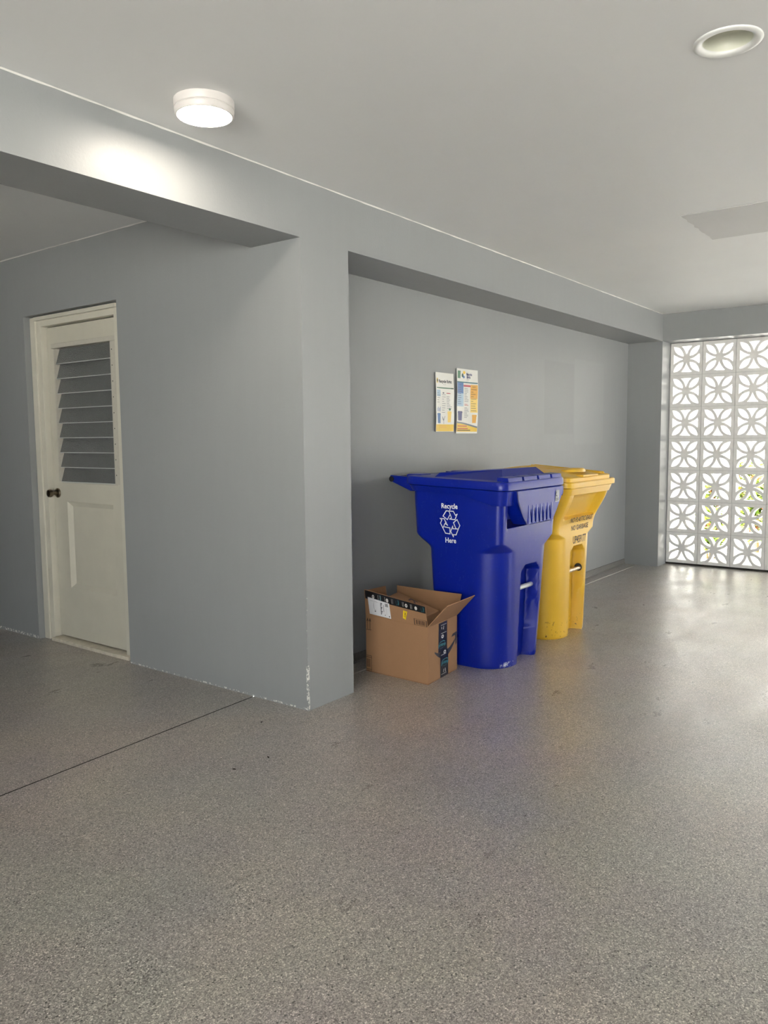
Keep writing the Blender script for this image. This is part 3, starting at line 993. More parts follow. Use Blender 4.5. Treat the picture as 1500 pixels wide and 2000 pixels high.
def make_cart(name, label, loc, P, mat):
    root = empty(name, loc)
    tag(root, label, 'recycling bin')
    zs = [0.0, 0.006, 0.015]+[0.03+0.02*i for i in range(46)]+[0.96, P['top']]+[P['rec'][1]+d for d in (-0.045, -0.035, -0.025, -0.015, -0.008, 0, 0.006)]
    zs += [P['cz0']+(P['cz1']-P['cz0'])*i/6 for i in range(7)]+[P['back'][0]+(P['back'][1]-P['back'][0])*i/5 for i in range(6)]
    if P['pock']:
        for e in P['pock'][1:3]:
            zs += [e-0.008, e-0.003, e+0.003, e+0.008]
    if P.get('ledge'):
        zs += [P['ledge'][1]+d for d in (-0.004, 0.002, 0.008, 0.014)]
    zs = sorted(set(round(z, 4) for z in zs if z <= P['top']+0.001))
    zz = [zs[0]]
    for z in zs[1:]:
        if z-zz[-1] > 0.0025:
            zz.append(z)
    rings = []
    for z in zz:
        s = cart_section(z, P)
        if z < 0.014:
            k = 0.985 if z < 0.004 else 0.995
            s = [(x*k, y*k, q) for x, y, q in s]
        rings.append(s)
    body = MB().loft(rings, True, True).build('body', mat, root, smooth=50)
    # rim flange
    RX, RF, RB = P['rim']
    seam = lambda y: P['seam'][0]+(P['seam'][1]-P['seam'][0])*(y-RF)/(RB-RF)
    o = rr_outline(-RX, RX, RF, RB, 0.055)
    oi = rr_outline(-RX+0.02, RX-0.02, RF+0.02, RB-0.02, 0.045)
    drop = lambda y: P['skirt'][1]+(P['skirt'][0]-P['skirt'][1])*sstep(RF+0.06, RF+0.30, y)
    shr = 1.0
    r0 = [(x*0.90, y*0.90+0.004, seam(y)-drop(y)-0.002) for x, y in o]
    r1 = [(x*0.958, y*0.958, seam(y)-drop(y)) for x, y in o]
    r2 = [(x*0.985, y*0.985, seam(y)-drop(y)*0.40) for x, y in o]
    r3 = [(x, y, seam(y)-0.004) for x, y in o]
    r4 = [(x*0.99, y*0.99, seam(y)-0.001) for x, y in o]
    MB().loft([r0, r1, r2, r3, r4], True, True).build('rim', mat, root, smooth=45)
    # handle bar and its two arms
    hb = P['handle']
    for s in (-1, 1):
        x = s*hb[0]-0.014
        MB().prism([(x, RB-0.06, seam(RB)-0.045), (x, RB-0.06, seam(RB)-0.005), (x, RB+0.02, seam(RB)+0.035), (x, hb[1]+0.012, hb[2]+0.022), (x, hb[1]+0.018, hb[2]-0.010), (x, RB+0.01, seam(RB)-0.045)],
                   (0.028, 0, 0)).build('handle_arm', mat, root, smooth=40, bevel=0.004)
    MB().tube((-hb[0]-0.02, hb[1], hb[2]), (hb[0]+0.02, hb[1], hb[2]), 0.016, 18).build('grip_bar', MT['black'], root, smooth=40)['label'] = 'black handle bar'
    # wheels and axle
    for s in (-1, 1):
        wmb = MB().lathe([(0.0, -0.028), (0.07, -0.028), (0.075, -0.020), (0.118, -0.020), (0.128, -0.014), (0.130, 0.0), (0.128, 0.014), (0.118, 0.020), (0.075, 0.020), (0.07, 0.028), (0.0, 0.028)], 32, (s*(P['hx0']-0.05), P['yb0']+0.075, 0.130), axis='X')
        wmb.build('wheel', MT['black'], root, smooth=35)
    MB().tube((-P['hx0']+0.04, P['yb0']+0.075, 0.130), (P['hx0']-0.04, P['yb0']+0.075, 0.130), 0.011, 12).build('axle', MT['white_bar'], root, smooth=40)
    return root, body, seam

def side_map(P, off=0.0018):
    """u along the side (to the right in the picture = towards the front), v = height"""
    def f(u, v):
        hx = P['hx0']+(P['hx1']-P['hx0'])*min(1, v/0.95)+P['flx']*sstep(P['flare0'], 0.95, v)
        return (-hx-off, -u, v)
    return f
def front_map(P, off=0.002):
    def f(u, v):
        yf = P['yf0']+(P['yf1']-P['yf0'])*min(1, v/0.95)-P['fly']*sstep(P['flare0'], 0.95, v)
        return (u, yf-off, v)
    return f

# --- blue cart
BP = dict(hx0=0.282, hx1=0.346, flx=0.0, yf0=-0.240, yf1=-0.283, fly=0.0, flare0=0.8, yb0=0.185, yb1=0.275, back=(0.655, 0.745), top=0.985,
          rlow=0.165, rhigh=0.045, cz0=0.654, cz1=0.706, rec=(0.108, 0.560, 0.075), recx=0.03, pock=(0.262, 0.80, 0.945, 0.15),
          rim=(0.374, -0.318, 0.315), seam=(0.998, 1.022), skirt=(0.036, 0.082), handle=(0.30, 0.455, 1.043))
blue, bbody, bseam = make_cart('recycling_cart', 'blue wheeled recycling cart with white recycling symbol, beside the cardboard box', (1.337, -0.20, 0), BP, MT['blue'])

def blue_lid():
    RX, RF, RB = BP['rim']
    o = rr_outline(-RX-0.004, RX+0.004, RF-0.005, RB+0.015, 0.06)
    T = lambda y: 0.046
    r0 = [(x, y, bseam(y)+0.001) for x, y in o]
    r1 = [(x*1.004, y*1.004, bseam(y)+0.012) for x, y in o]
    r2 = [(x, y, bseam(y)+T(y)-0.012) for x, y in o]
    r3 = [(x*0.985, y*0.985, bseam(y)+T(y)-0.002) for x, y in o]
    r4 = [(x*0.93, y*0.93, bseam(y)+T(y)) for x, y in o]
    lid = MB().loft([r0, r1, r2, r3, r4]).build('lid', MT['blue'], blue, smooth=38)
    # raised wedge: rises to a ridge near the front, then a flat facet slopes down to the front bar
    zt = lambda y: bseam(y)+0.040
    A = [(-0.290, -0.255), (0.300, -0.255), (0.325, 0.165), (-0.325, 0.165)]
    ridge = [(-0.130, -0.165, 1.101), (0.318-0.02, -0.165, 1.101), (0.290, 0.15, 1.083), (-0.285, 0.15, 1.083)]
    B = [(x, y, zt(y)) for x, y in A]
    w = MB().hexa(B+ridge)
    w.build('raised_panel', MT['blue'], lid, bevel=0.008, bseg=3)
    # front bar with three notches
    x0, x1, y0, y1 = -0.318, 0.338, -0.312, -0.238
    cuts = [-0.150, 0.030, 0.200]
    fbm = MB()
    xs = [x0]+[c for q in cuts for c in (q-0.012, q+0.012)]+[x1]
    for i in range(0, len(xs), 2):
        z0 = zt(y0)-0.004
        fbm.hexa([(xs[i], y0, z0), (xs[i+1], y0, z0), (xs[i+1], y1, z0), (xs[i], y1, z0),
                  (xs[i], y0+0.008, z0+0.030), (xs[i+1], y0+0.008, z0+0.030), (xs[i+1], y1, z0+0.034), (xs[i], y1, z0+0.034)])
    fbm.box((x0+0.01, y0+0.018, zt(y0)-0.004), (x1-0.01, y1-0.005, zt(y0)+0.024))
    fbm.build('front_bar', MT['blue'], lid, bevel=0.002)
    for s in (-1, 1):
        MB().box((s*0.235-0.06, RB-0.05, bseam(RB)+0.012), (s*0.235+0.06, RB+0.055, bseam(RB)+0.052)).build('hinge_knuckle', MT['blue'], lid, bevel=0.014, bseg=3)
blue_lid()
# ribbed guard plate in front of the catch recess
gp = MB()
yt, yb_ = -0.333, -0.322
zt_, zb_ = 0.992, 0.806
poly = [(-0.275, zt_), (-0.262, 0.935), (-0.205, 0.855), (-0.158, zb_), (0.168, zb_+0.002), (0.222, 0.86), (0.290, 0.945), (0.300, zt_)]
slots = []
for k in range(6):
    xt = -0.108+0.047*k
    slots.append([(xt-0.016, zb_+0.008), (xt+0.016, zb_+0.008), (xt+0.002, zt_-0.100), (xt-0.002, zt_-0.100)])
gvs, gfs = plate_with_holes(poly, slots, 0.010)
gp.add([(x, yt+0.005+z, y) for x, y, z in gvs], gfs)
guard = gp.build('lift_guard', MT['blue'], blue)
rb_ = MB()
for k in range(7):
    xt = -0.1315+0.047*k
    # tapering ribs standing a little proud between the slots
    rb_.add([(xt-0.010, yt-0.0005, zt_-0.085), (xt+0.010, yt-0.0005, zt_-0.085), (xt+0.006, yt-0.0005, zb_+0.003), (xt-0.006, yt-0.0005, zb_+0.003),
             (xt, yt-0.002, zt_-0.080), (xt, yt-0.012, zb_+0.005)], [(0, 1, 4), (1, 2, 5, 4), (3, 0, 4, 5), (2, 3, 5)])
rb_.build('ribs', MT['blue'], guard)
MB().prism([(0.300, yt, zt_), (0.312, yt, zt_), (0.312, yt, 0.955), (0.296, yt, 0.935)], (0, 0.06, 0)).build('guard_cheek', MT['blue'], guard, bevel=0.002)
MB().prism([(-0.275, yt, zt_), (-0.262, yt, 0.935), (-0.205, yt, 0.855), (-0.158, yt, zb_), (-0.148, yt, zb_), (-0.196, yt, 0.858), (-0.253, yt, 0.938), (-0.262, yt, zt_)], (0, 0.085, 0)).build('guard_cheek', MT['blue'], guard, bevel=0.002)
sk = MB()
sk.add([(0.195, yt-0.0022, 0.905), (0.250, yt-0.0022, 0.905), (0.252, yt-0.0022, 0.972), (0.205, yt-0.0022, 0.972)], [(0, 1, 2, 3)], MT['cart_sticker'])
v2, f2 = stroke([(0.215, 0.962), (0.203, 0.952), (0.206, 0.942), (0.220, 0.938)], 0.006)
sk.add([(x, yt-0.0030, z) for x, z in v2], f2, MT['ink'])
for k in range(3):
    v2, f2 = rect2(0.204, 0.912+k*0.006, 0.24, 0.915+k*0.006)
    sk.add([(x, yt-0.0030, z) for x, z in v2], f2, MT['ink'])
sk.build('maker_sticker', parent=guard, fixn=False)['label'] = 'small worn grey sticker'
bbm = MB().tube((-0.110, -0.215, 0.425), (0.150, -0.215, 0.425), 0.0135, 20)
bbm.build('lift_bar', MT['white_bar'], blue, smooth=40)['label'] = 'pale metal lift bar'

# white print on its side, traced in the plane of the side panel
def sym_strokes():
    A = [[(1010, 925), (1065, 848), (1108, 848), (1130, 895), (1080, 974), (1010, 925)],
         [(1108, 848), (1185, 850), (1216, 905), (1245, 887), (1205, 968), (1118, 963)], [(1130, 895), (1150, 945), (1120, 962)],
         [(958, 962), (1030, 965), (1052, 1018), (1080, 1055), (1045, 1035)], [(958, 962), (988, 982), (962, 1030), (1000, 1100), (1035, 1038), (1058, 1012)],
         [(1000, 1100), (1040, 1172), (1115, 1178), (1116, 1092), (1032, 1082)],
         [(1180, 1012), (1240, 965), (1282, 1048), (1255, 1100), (1217, 1096), (1180, 1012)],
         [(1255, 1100), (1215, 1186), (1166, 1186), (1170, 1216), (1128, 1140), (1164, 1064), (1166, 1100), (1255, 1100)]]
    return A
sm = side_map(BP)
pr = MB()
# picture scale: symbol 960..1282 wide = 0.150 m, 848..1216 tall = 0.128 m; centre at u=-0.075+..., v=0.80
SU, SV, CU, CV = 0.126/322, 0.142/368, -0.042, 0.806
for pl in sym_strokes():
    v2, f2 = stroke([((p[0]-1121)*SU+CU, (1032-p[1])*SV+CV) for p in pl], 0.0050)
    pr.add([sm(u, v) for u, v in v2], f2)
pr.build('recycling_symbol', MT['white_print'], blue, fixn=False)['label'] = 'white three-arrow outline on the side'
for body_, hgt, v in (('Recycle', 0.040, 0.893), ('Here', 0.040, 0.702)):
    v2, f2 = text_mesh(body_, hgt, 0.018, 'CENTER', 0.86)
    MB().add([sm(a[0]+CU, a[1]+v-0.002) for a in v2], f2).build('side_lettering', MT['white_print'], blue, fixn=False)['label'] = 'white word '+body_

# --- yellow cart
YP = dict(hx0=0.275, hx1=0.325, flx=0.020, yf0=-0.215, yf1=-0.232, fly=0.085, flare0=0.70, yb0=0.185, yb1=0.265, back=(0.655, 0.745), top=0.96,
          rlow=0.15, rhigh=0.05, cz0=0.640, cz1=0.676, rec=(0.108, 0.575, 0.075), recx=0.03, step=0.33, pock=None, ledge=(0.235, 0.765, 0.95, 0.045),
          rim=(0.366, -0.335, 0.315), seam=(0.968, 0.995), skirt=(0.034, 0.046), handle=(0.30, 0.455, 1.015))
yel, ybody, yseam = make_cart('recycling_cart', 'yellow wheeled recycling cart behind the blue one, lettered no plastic bags', (2.100, -0.195, 0), YP, MT['yellow'])
def yellow_lid():
    RX, RF, RB = YP['rim']
    o = rr_outline(-RX-0.006, RX+0.022, RF-0.012, RB+0.015, 0.06)
    r0 = [(x, y, yseam(y)+0.001) for x, y in o]
    r1 = [(x, y, yseam(y)+0.030) for x, y in o]
    r2 = [(x*0.985, y*0.985, yseam(y)+0.036) for x, y in o]
    r3 = [(x*0.93, y*0.93, yseam(y)+0.036) for x, y in o]
    lid = MB().loft([r0, r1, r2, r3]).build('lid', MT['yellow'], yel, smooth=38)
    # upper band, stepped in
    o = rr_outline(-RX+0.015, RX-0.035, RF+0.004, RB-0.03, 0.055)
    r0 = [(x, y, yseam(y)+0.034) for x, y in o]
    r1 = [(x, y, yseam(y)+0.058) for x, y in o]
    r2 = [(x*0.985, y*0.985, yseam(y)+0.063) for x, y in o]
    # soft dome
    rings = [r0, r1, r2]
    cx = (-RX+0.015+RX-0.035)/2
    for k in range(1, 9):
        s = 1-k/9.0
        rings.append([(cx+(x-cx)*0.97*s, 0.02+(y-0.02)*0.97*s, yseam(y)+0.060+0.038*sin(pi/2*min(1, (1-s)*1.3))) for x, y in o])
    MB().loft(rings).build('lid_dome', MT['yellow'], lid, smooth=38)
    # grip on top, front centre
    g = MB()
    n = 20
    rg = []
    for sc, dz in ((1.0, 0.0), (0.96, 0.016), (0.82, 0.022), (0.62, 0.020), (0.55, 0.008)):
        rg.append([(0.03+0.125*sc*cos(2*pi*i/n), -0.185+0.070*sc*sin(2*pi*i/n), yseam(-0.18)+0.078+dz) for i in range(n)])
    g.loft(rg)
    g.build('lid_grip', MT['yellow'], lid, smooth=50)
    for xx in (0.235, 0.285):
        MB().hexa([(xx-0.010, -0.30, yseam(-0.3)+0.058), (xx+0.010, -0.30, yseam(-0.3)+0.058), (xx+0.010, 0.22, yseam(0.2)+0.058), (xx-0.010, 0.22, yseam(0.2)+0.058),
                  (xx-0.006, -0.29, yseam(-0.3)+0.078), (xx+0.006, -0.29, yseam(-0.3)+0.078), (xx+0.006, 0.21, yseam(0.2)+0.098), (xx-0.006, 0.21, yseam(0.2)+0.098)]).build('lid_rib', MT['yellow'], lid, bevel=0.003)
    MB().box((-0.15, RF+0.002, yseam(RF)+0.062), (0.09, RF+0.05, yseam(RF)+0.074)).build('lid_tab', MT['yellow'], lid, bevel=0.003)
yellow_lid()
MB().tube((-0.110, -0.195, 0.415), (0.150, -0.195, 0.415), 0.0135, 20).build('lift_bar', MT['rust_bar'], yel, smooth=40)['label'] = 'rusty steel lift bar'
MB().lathe([(0.0, 0.0), (0.026, 0.0), (0.026, 0.002), (0.0, 0.002)], 20, (0.1275, -0.188, 0.418), axis='X').build('bar_socket', MT['dark'], yel)
fm = front_map(YP)
for body_, size, cu_, v, sx in (('NO PLASTIC BAGS', 0.045, 0.055, 0.735, 0.95), ('NO GARBAGE', 0.045, 0.050, 0.682, 0.95), ('UP459177', 0.068, 0.050, 0.595, 0.72)):
    v2, f2 = text_mesh(body_, size, 0.012, 'CENTER', sx)
    MB().add([fm(a[0]+cu_, a[1]+v) for a in v2], f2).build('front_lettering', MT['black_print'], yel, fixn=False)['label'] = 'black letters '+body_.lower()

# ------------------------------------------------------------------ cardboard box
BOXR = radians(5.0)
SKEW = 0.123      # the box is pushed out of square
BLX, BLY, BH, BHL = 0.334, 0.418, 0.305, 0.318
box = empty('cardboard_box', (0.651, -0.2425, 0), BOXR)
tag(box, 'open brown cardboard box with black printed tape beside the blue cart', 'box')
TH = 0.005
cb = MB()
cb.box((0, 0, 0), (BLX, BLY, TH))
cb.hexa([(0, 0, TH), (TH, 0, TH), (TH, BLY, TH), (0, BLY, TH), (0, 0, BH), (TH, 0, BH), (TH, BLY, BHL), (0, BLY, BHL)])
cb.box((BLX-TH, 0, TH), (BLX, BLY, BH))
cb.box((TH, 0, TH), (BLX-TH, TH, BH))
cb.box((TH, BLY-TH, TH), (BLX-TH, BLY, BH))
cb.build('carton', MT['card'], box, bevel=0.0025)
def flap(name, base0, base1, rise, in0=0.0, in1=0.0, bend=0.0, rise1=None):
    """a flap hinged on base0-base1, tip moved by rise; in0/in1 pull the tip corners in along the edge"""
    b0, b1, r = Vector(base0), Vector(base1), Vector(rise)
    rr1 = Vector(rise1) if rise1 is not None else r
    e = (b1-b0)
    n = 8
    nrm = -e.normalized().cross(r.normalized()).normalized()
    vs, fs = [], []
    for side_ in (0, 1):
        for j in range(3):
            s = j/2
            a = b0+e*(in0*s)
            c = b1-e*(in1*s)
            for i in range(n+1):
                t = i/n
                p = a+(c-a)*t+(r*(1-t)+rr1*t)*s+nrm*(bend*s*s*sin(pi*t))+nrm*(TH*0.8*side_)
                vs.append(p)
    m = n+1
    N = 3*m
    for j in range(2):
        for i in range(n):
            q = (j*m+i, j*m+i+1, (j+1)*m+i+1, (j+1)*m+i)
            fs.append(q)
            fs.append(tuple(N+k for k in reversed(q)))
    loop = list(range(m))+[m+n, 2*m+n]+list(range(2*m+n-1, 2*m-1, -1))+[m]
    for a, b in zip(loop, loop[1:]+loop[:1]):
        fs.append((a, N+a, N+b, b))
    return MB().add(vs, fs).build(name, MT['card'], box)
FLW = 0.118
f1r, f1s = Vector((-0.016, 0, 0.142)), Vector((-0.020, 0, 0.112))
fl1 = flap('flap', (0, BLY, BHL), (0, 0, BH), f1r, 0.01, 0.015, rise1=f1s)
f2r = Vector((0.01, -0.105, 0.118))
fl2 = flap('flap', (0, 0, BH), (BLX, 0, BH), f2r, 0.05, -0.03)
fl3 = flap('flap', (BLX, 0, BH), (BLX, BLY, BH), Vector((-0.006, 0, 0.122)), -0.08, 0.02, bend=0.006)
fl4 = flap('flap', (BLX*0.70, BLY, BH), (BLX*0.16, BLY, BH+0.008), Vector((0.0, 0.02, 0.130)), 0.0, 0.0)

# faces for print: left side (u to the right in the picture = towards -y), right side (u to the right = +x)
def left_face(u, v, off=0.0012):
    return Vector((-off, BLY*(1-u), BH*v))
n1 = Vector((0, -1, 0)).cross(f1r.normalized())
def flap_face(u, v, off=0.0012):
    return Vector((0, BLY*(1-u), BHL+(BH-BHL)*u))+(f1r*(1-u)+f1s*u)*v+Vector((-off*1.0, 0, -off*0.17))
def right_face(u, v, off=0.0012):
    return Vector((BLX*u, -off, BH*v))
def decal(name, fmap, shapes, label=None, mat=None):
    mb = MB()
    for lay, m_, (v2, f2) in shapes:
        mb.add([fmap(u, v, 0.0012+0.0005*lay) for u, v in v2], f2, m_)
    o = mb.build(name, parent=box, fixn=False)
    if label: o['label'] = label
    if len(shapes) > 4: o['kind'] = 'stuff'
    return o
def txt(body_, cu_, cv_, su, sv, bold=0.02, rot=False):
    v2, f2 = text_mesh(body_, 1.0, bold, 'CENTER')
    if rot:
        return [(cu_+p[1]*su, cv_-p[0]*sv) for p in v2], f2
    return [(cu_+p[0]*su, cv_+p[1]*sv) for p in v2], f2
def smile(cu_, cv_, su, sv, w=0.12, n=14):
    """curved arrow, a smile with a hooked head at its right end"""
    top, bot = [], []
    for i in range(n+1):
        t = -1+2*i/n
        thick = w*(0.25+0.75*(1-abs(t)**1.5))
        y = 0.55*t*t+0.16*t
        top.append((cu_+t*su, cv_+(y+thick*0.5)*sv))
        bot.append((cu_+t*su, cv_+(y-thick*0.9)*sv))
    vs = top+bot
    fs = [(i, i+1, n+2+i, n+1+i) for i in range(n)]
    h = [(0.58, 0.92), (0.72, 1.10), (1.12, 1.16), (1.16, 1.06), (1.12, 0.36), (1.00, 0.22), (0.99, 0.55), (0.96, 0.94)]
    o = len(vs)
    vs += [(cu_+a*su, cv_+b*sv) for a, b in h]
    fs.append((o, o+1, o+2, o+7))
    fs.append((o+2, o+3, o+4, o+7))
    fs.append((o+4, o+5, o+6, o+7))
    return vs, fs

# tape along the top of the left flap
tp = [(0, MT['tape'], ([(0.02, 0.99), (0.985, 0.99), (0.985, 0.66), (0.02, 0.66)], [(0, 1, 2, 3)]))]
for k, cu_ in enumerate((0.155, 0.385, 0.69, 0.84)):
    tp.append((1, MT['tape_white'], ring2(cu_, 0.80, 0.020, 0.085, 0.35 if k % 2 == 0 else 0.0)))
for cu_ in (0.235, 0.27, 0.345, 0.455, 0.475, 0.63, 0.645, 0.755, 0.775):
    tp.append((1, MT['tape_white'], rect2(cu_, 0.72, cu_+0.004, 0.92)))
for cu_ in (0.25, 0.54, 0.93):
    tp.append((1, MT['teal'], txt('prime', cu_+0.02, 0.83, 0.030, 0.085, 0.03, rot=True)))
    v2, f2 = smile(0, 0, 0.09, 0.02)
    tp.append((1, MT['teal'], ([(cu_-0.012+b*0.9, 0.82-a) for a, b in v2], f2)))
decal('printed_tape', flap_face, tp, 'black tape with teal and white print along the flap')
# white shipping label
lb = [(1, MT['label'], ([(0.060, 0.74), (0.415, 0.69), (0.430, 0.04), (0.076, 0.07)], [(0, 1, 2, 3)]))]
v2, f2 = smile(0, 0, 0.19, 0.026)
lb.append((2, MT['ink'], ([(0.155+b, 0.42-a) for a, b in v2], f2)))
lb.append((2, MT['ink'], stroke([(0.10, 0.63), (0.225, 0.615)], 0.006)))
lb.append((2, MT['tape_white'], rect2(0.250, 0.08, 0.252, 0.70)))
for k in range(9):
    lb.append((2, MT['ink'], rect2(0.268, 0.15+k*0.055, 0.268+0.030*(0.5+0.5*((k*7) % 3)/2), 0.15+k*0.055+0.038)))
for k in range(5):
    lb.append((2, MT['ink'], rect2(0.345, 0.52+0.027*k, 0.395, 0.535+0.027*k)))
for k in range(6):
    lb.append((2, MT['ink'], rect2(0.315, 0.28+0.05*k, 0.324, 0.31+0.05*k)))
    lb.append((2, MT['tape_white'], rect2(0.36, 0.2+0.045*k, 0.366, 0.232+0.045*k)))
lb.append((2, MT['ink'], rect2(0.335, 0.12, 0.343, 0.17)))
lb.append((2, MT['ink'], rect2(0.398, 0.09, 0.412, 0.15)))
decal('shipping_label', flap_face, lb, 'white shipping label with a small black arrow')
ys = [(1, MT['yellow_label'], ([(0.635, 0.555), (0.70, 0.54), (0.665, 0.14), (0.62, 0.20)], [(0, 1, 2, 3)]))]
ys.append((2, MT['ink'], stroke([(0.652, 0.44), (0.668, 0.45), (0.658, 0.36), (0.672, 0.34)], 0.008)))
ys.append((2, MT['brown_ink'], stroke([(0.645, 0.30), (0.668, 0.29)], 0.012)))
decal('yellow_sticker', flap_face, ys, 'small yellow sticker')
bc = [(1, MT['brown_ink'], stroke([(0.80, 0.30), (0.985, 0.30), (0.985, 0.02), (0.80, 0.02)], 0.011, True))]
for k in range(9):
    bc.append((1, MT['brown_ink'], rect2(0.825+0.016*k, 0.06, 0.825+0.016*k+0.007+0.004*(k % 3 == 0), 0.26)))
decal('printed_marks', flap_face, bc, 'outlined brown bar code')
mk = []
for cu_ in (0.035, 0.075):
    mk.append((1, MT['brown_ink'], stroke([(cu_, 0.79), (cu_, 0.98)], 0.008)))
    mk.append((1, MT['brown_ink'], stroke([(cu_-0.012, 0.93), (cu_, 0.98), (cu_+0.012, 0.93)], 0.008)))
mk.append((1, MT['brown_ink'], stroke([(0.018, 0.775), (0.092, 0.775)], 0.010)))
for v in (0.30, 0.27, 0.05, 0.02):
    mk.append((1, MT['brown_ink'], stroke([(0.012, v), (0.095, v)], 0.009)))
mk.append((1, MT['brown_ink'], stroke([(0.095, 0.30), (0.095, 0.03)], 0.006)))
for k in range(5):
    mk.append((1, MT['brown_ink'], rect2(0.02+0.012*k, 0.09, 0.026+0.012*k, 0.24)))
decal('printed_marks', left_face, mk, 'brown this-side-up arrows and barcode')
# right side: smile arrow and vertical tape
rf_ = [(0, MT['ink'], smile(0.57, 0.41, 0.36, 0.26, 0.32))]
decal('arrow_logo', right_face, rf_, 'dark curved arrow printed across the end')
tv = [(1, MT['tape'], ([(0.345, 0.985), (0.630, 0.985), (0.625, 0.47), (0.330, 0.47)], [(0, 1, 2, 3)])),
      (1, MT['tape'], ([(0.395, 0.475), (0.665, 0.475), (0.665, 0.01), (0.395, 0.01)], [(0, 1, 2, 3)]))]
for v in (0.935, 0.79, 0.405, 0.06):
    tv.append((2, MT['tape_white'], rect2(0.42, v, 0.60, v+0.008)))
for cu_, cv_ in ((0.47, 0.735), (0.545, 0.445)):
    tv.append((2, MT['tape_white'], ring2(cu_, cv_, 0.042, 0.032, 0.4)))
for cu_, cv_ in ((0.45, 0.59), (0.55, 0.255)):
    tv.append((2, MT['teal'], txt('prime', cu_, cv_-0.02, 0.105, 0.085, 0.03)))
    tv.append((2, MT['teal'], smile(cu_, cv_-0.055, 0.09, 0.035)))
    tv.append((2, MT['teal'], stroke([(cu_-0.10, cv_+0.03), (cu_-0.05, cv_+0.06), (cu_+0.05, cv_+0.065), (cu_+0.10, cv_+0.045)], 0.012)))
tv.append((2, MT['tape_white'], stroke([(0.44, 0.88), (0.44, 0.90)], 0.02)))
tv.append((2, MT['tape_white'], stroke([(0.50, 0.865), (0.51, 0.905)], 0.02)))
tv.append((2, MT['tape_white'], stroke([(0.50, 0.10), (0.51, 0.135)], 0.02)))
tv.append((2, MT['tape_white'], stroke([(0.57, 0.09), (0.56, 0.14)], 0.02)))
decal('printed_tape', right_face, tv, 'vertical black tape with teal words')

# carton lying inside the box
ic = empty('small_carton', (0.668, -0.205, 0.006), BOXR)
tag(ic, 'closed brown carton with dark curved arrow print, lying inside the open box', 'box')
a, b, hh = 0.296, 0.352, 0.335
im = MB().hexa([(0.012, 0.0, 0), (a, 0.0, 0), (a, b, 0), (0.012, b, 0), (0.012, 0.06, hh-0.02), (a-0.02, 0.06, hh-0.015), (a-0.01, b, hh+0.055), (0.012, b, hh+0.035)])
im.build('carton', MT['card2'], ic, bevel=0.004)
im2 = MB()
def topf(u, v):
    p0, p1, p2, p3 = Vector((0.012, 0.06, hh-0.02)), Vector((a-0.02, 0.06, hh-0.015)), Vector((a-0.01, b, hh+0.055)), Vector((0.012, b, hh+0.035))
    return (p0*(1-u)+p1*u)*(1-v)+(p3*(1-u)+p2*u)*v+Vector((0, 0, 0.0016))
MT['purple_ink'] = plain('purple_black_ink', (0.075, 0.045, 0.05), 0.6)
v2, f2 = smile(0.62, 0.40, 0.28, 0.22, 0.3)
im2.add([topf(u, v) for u, v in v2], f2)
im2.build('arrow_logo', MT['purple_ink'], ic, fixn=False)

for root in (box, ic):
    for ch in root.children:
        for v in ch.data.vertices:
            v.co.x += SKEW*v.co.y

# ------------------------------------------------------------------ outside, seen through the breeze blocks
gr = MB().box((X1+0.02, -40, -0.25), (60, 40, -0.05)).build('ground', MT['paving'])
tag(gr, 'pale sunlit paving outside the breeze block screen', 'ground', kind='structure')
gr3 = MB().box((-60, Y0-0.01, -0.25), (X0-0.02, 40, -0.02)).build('ground', MT['paving'])
tag(gr3, 'pale driveway in front of the open end of the carport', 'ground', kind='structure')
gr2 = MB().box((-60, -60, -0.25), (X1+0.02, Y0-0.02, -0.02)).build('ground', MT['paving'])
tag(gr2, 'pale driveway along the open side of the carport', 'ground', kind='structure')
hs = empty('neighbouring_house', (13.0, -1.0, -0.05))
tag(hs, 'white stuccoed house wall beyond the breeze blocks', 'building')
MB().box((0, -9, 0), (5, 9, 2.9)).build('wall', MT['stucco'], hs)
MB().prism([(-0.5, -9.4, 2.9), (5.5, -9.4, 2.9), (2.5, -9.4, 4.2)], (0, 18.8, 0)).build('roof', MT['roof'], hs)

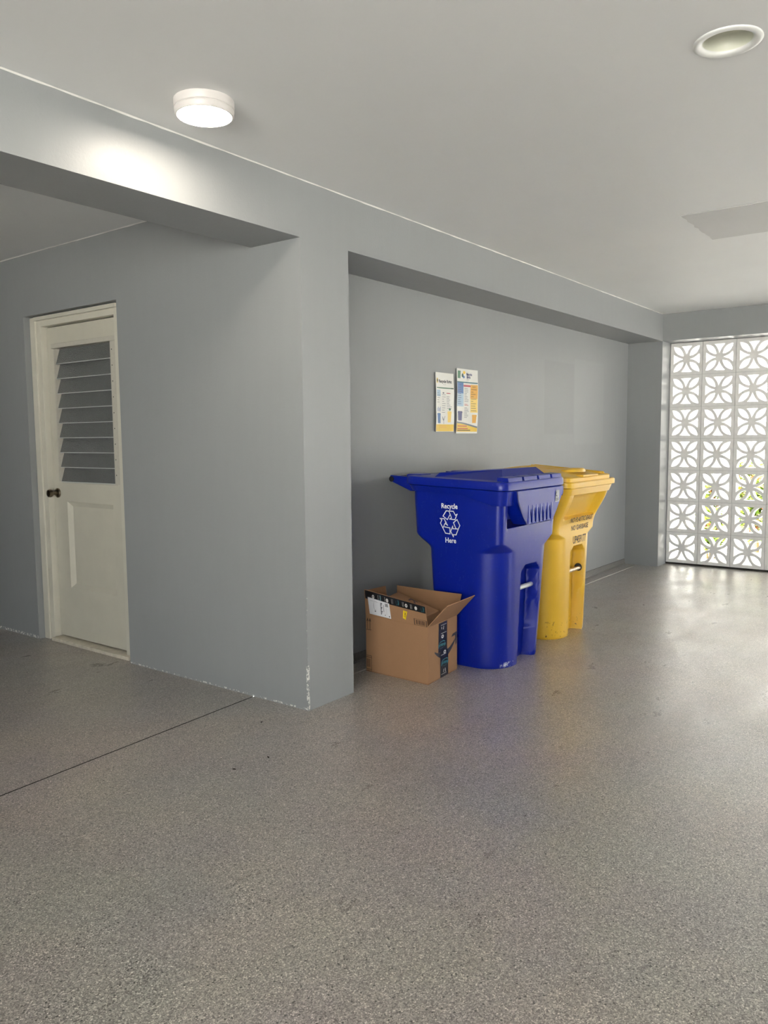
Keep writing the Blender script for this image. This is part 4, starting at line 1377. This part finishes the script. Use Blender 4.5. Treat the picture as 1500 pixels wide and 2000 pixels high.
def shrub(x, y, h, seed, red, label):
    rnd = random.Random(seed)
    root = empty('croton_shrub', (x, y, -0.05), rnd.uniform(0, 6))
    tag(root, label, 'shrub', 'shrubs outside the breeze blocks')
    stems, lv_, rd = MB(), MB(), MB()
    tips = []
    for k in range(9):
        a = rnd.uniform(0, 2*pi)
        lean = rnd.uniform(0.03, 0.14)
        top = Vector((cos(a)*lean, sin(a)*lean, h*rnd.uniform(0.65, 1.0)))
        base = Vector((cos(a)*0.05, sin(a)*0.05, 0))
        stems.tube(base, top, 0.010, 6, 0.004)
        for j in range(52):
            t = rnd.uniform(0.2, 1.0)
            tips.append((base+(top-base)*t, a+rnd.uniform(-2, 2)))
        tips.append((top, a))
    def leaf(mb, p, a, L, W, e):
        d = Vector((cos(a)*cos(e), sin(a)*cos(e), sin(e)))
        s = Vector((-sin(a), cos(a), 0))
        n = d.cross(s)
        vs = [p, p+d*L*0.35+s*W+n*0.01, p+d*L*0.75+s*W*0.8, p+d*L-n*0.01, p+d*L*0.75-s*W*0.8, p+d*L*0.35-s*W+n*0.01]
        mb.add(vs, [(0, 1, 2, 3), (0, 3, 4, 5)])
    for p, a in tips:
        (leaf)(rd if rnd.random() < red else lv_, p, a, rnd.uniform(0.08, 0.14), rnd.uniform(0.016, 0.034), rnd.uniform(-0.2, 0.9))
    stems.build('stems', MT['stem'], root)
    f = lv_.build('foliage', MT['leaf_green'], root, fixn=False)
    f['kind'] = 'stuff'
    if rd.v:
        f = rd.build('red_leaves', MT['leaf_red'], root, fixn=False)
        f['kind'] = 'stuff'
        f['label'] = 'orange-red leaves'
for k, (x, y, h, lab) in enumerate([
        (6.20, -0.22, 0.58, 'low yellow-green shrub nearest behind the second column of breeze blocks'),
        (6.25, -0.80, 0.78, 'yellow-green shrub at the right picture edge, nearest behind the breeze blocks'),
        (7.00, 0.02, 0.82, 'taller yellow-green shrub behind the low one, second column of breeze blocks'),
        (6.92, -0.55, 1.02, 'tall yellow-green shrub in the middle of the third column of breeze blocks'),
        (7.62, -0.27, 1.10, 'farthest and tallest yellow-green shrub, behind the third breeze block column')]):
    shrub(x, y, h, 31+k, 0.10, lab)

# ------------------------------------------------------------------ crumbs on the floor
for k, (x, y, r, lab) in enumerate([(-0.235, 0.075, 0.4, 'tiny dark leaf crumb on the floor nearest the pillar'), (-0.50, -0.235, 1.2, 'tiny dark leaf crumb on the floor right of the other two'),
                                    (-0.66, -0.21, 2.0, 'tiny dark leaf crumb on the floor left of its neighbour')]):
    o = MB().loft([[(0.009*cos(t)*s, 0.0035*sin(t)*s, z) for t in [2*pi*i/8 for i in range(8)]] for s, z in ((0.8, 0.0), (1.0, 0.0015), (0.5, 0.003))]).build('leaf_crumb', MT['debris'], loc=(x, y, 0.0))
    o.rotation_euler = (0, 0, r)
    tag(o, lab, 'debris', 'crumbs on the floor')
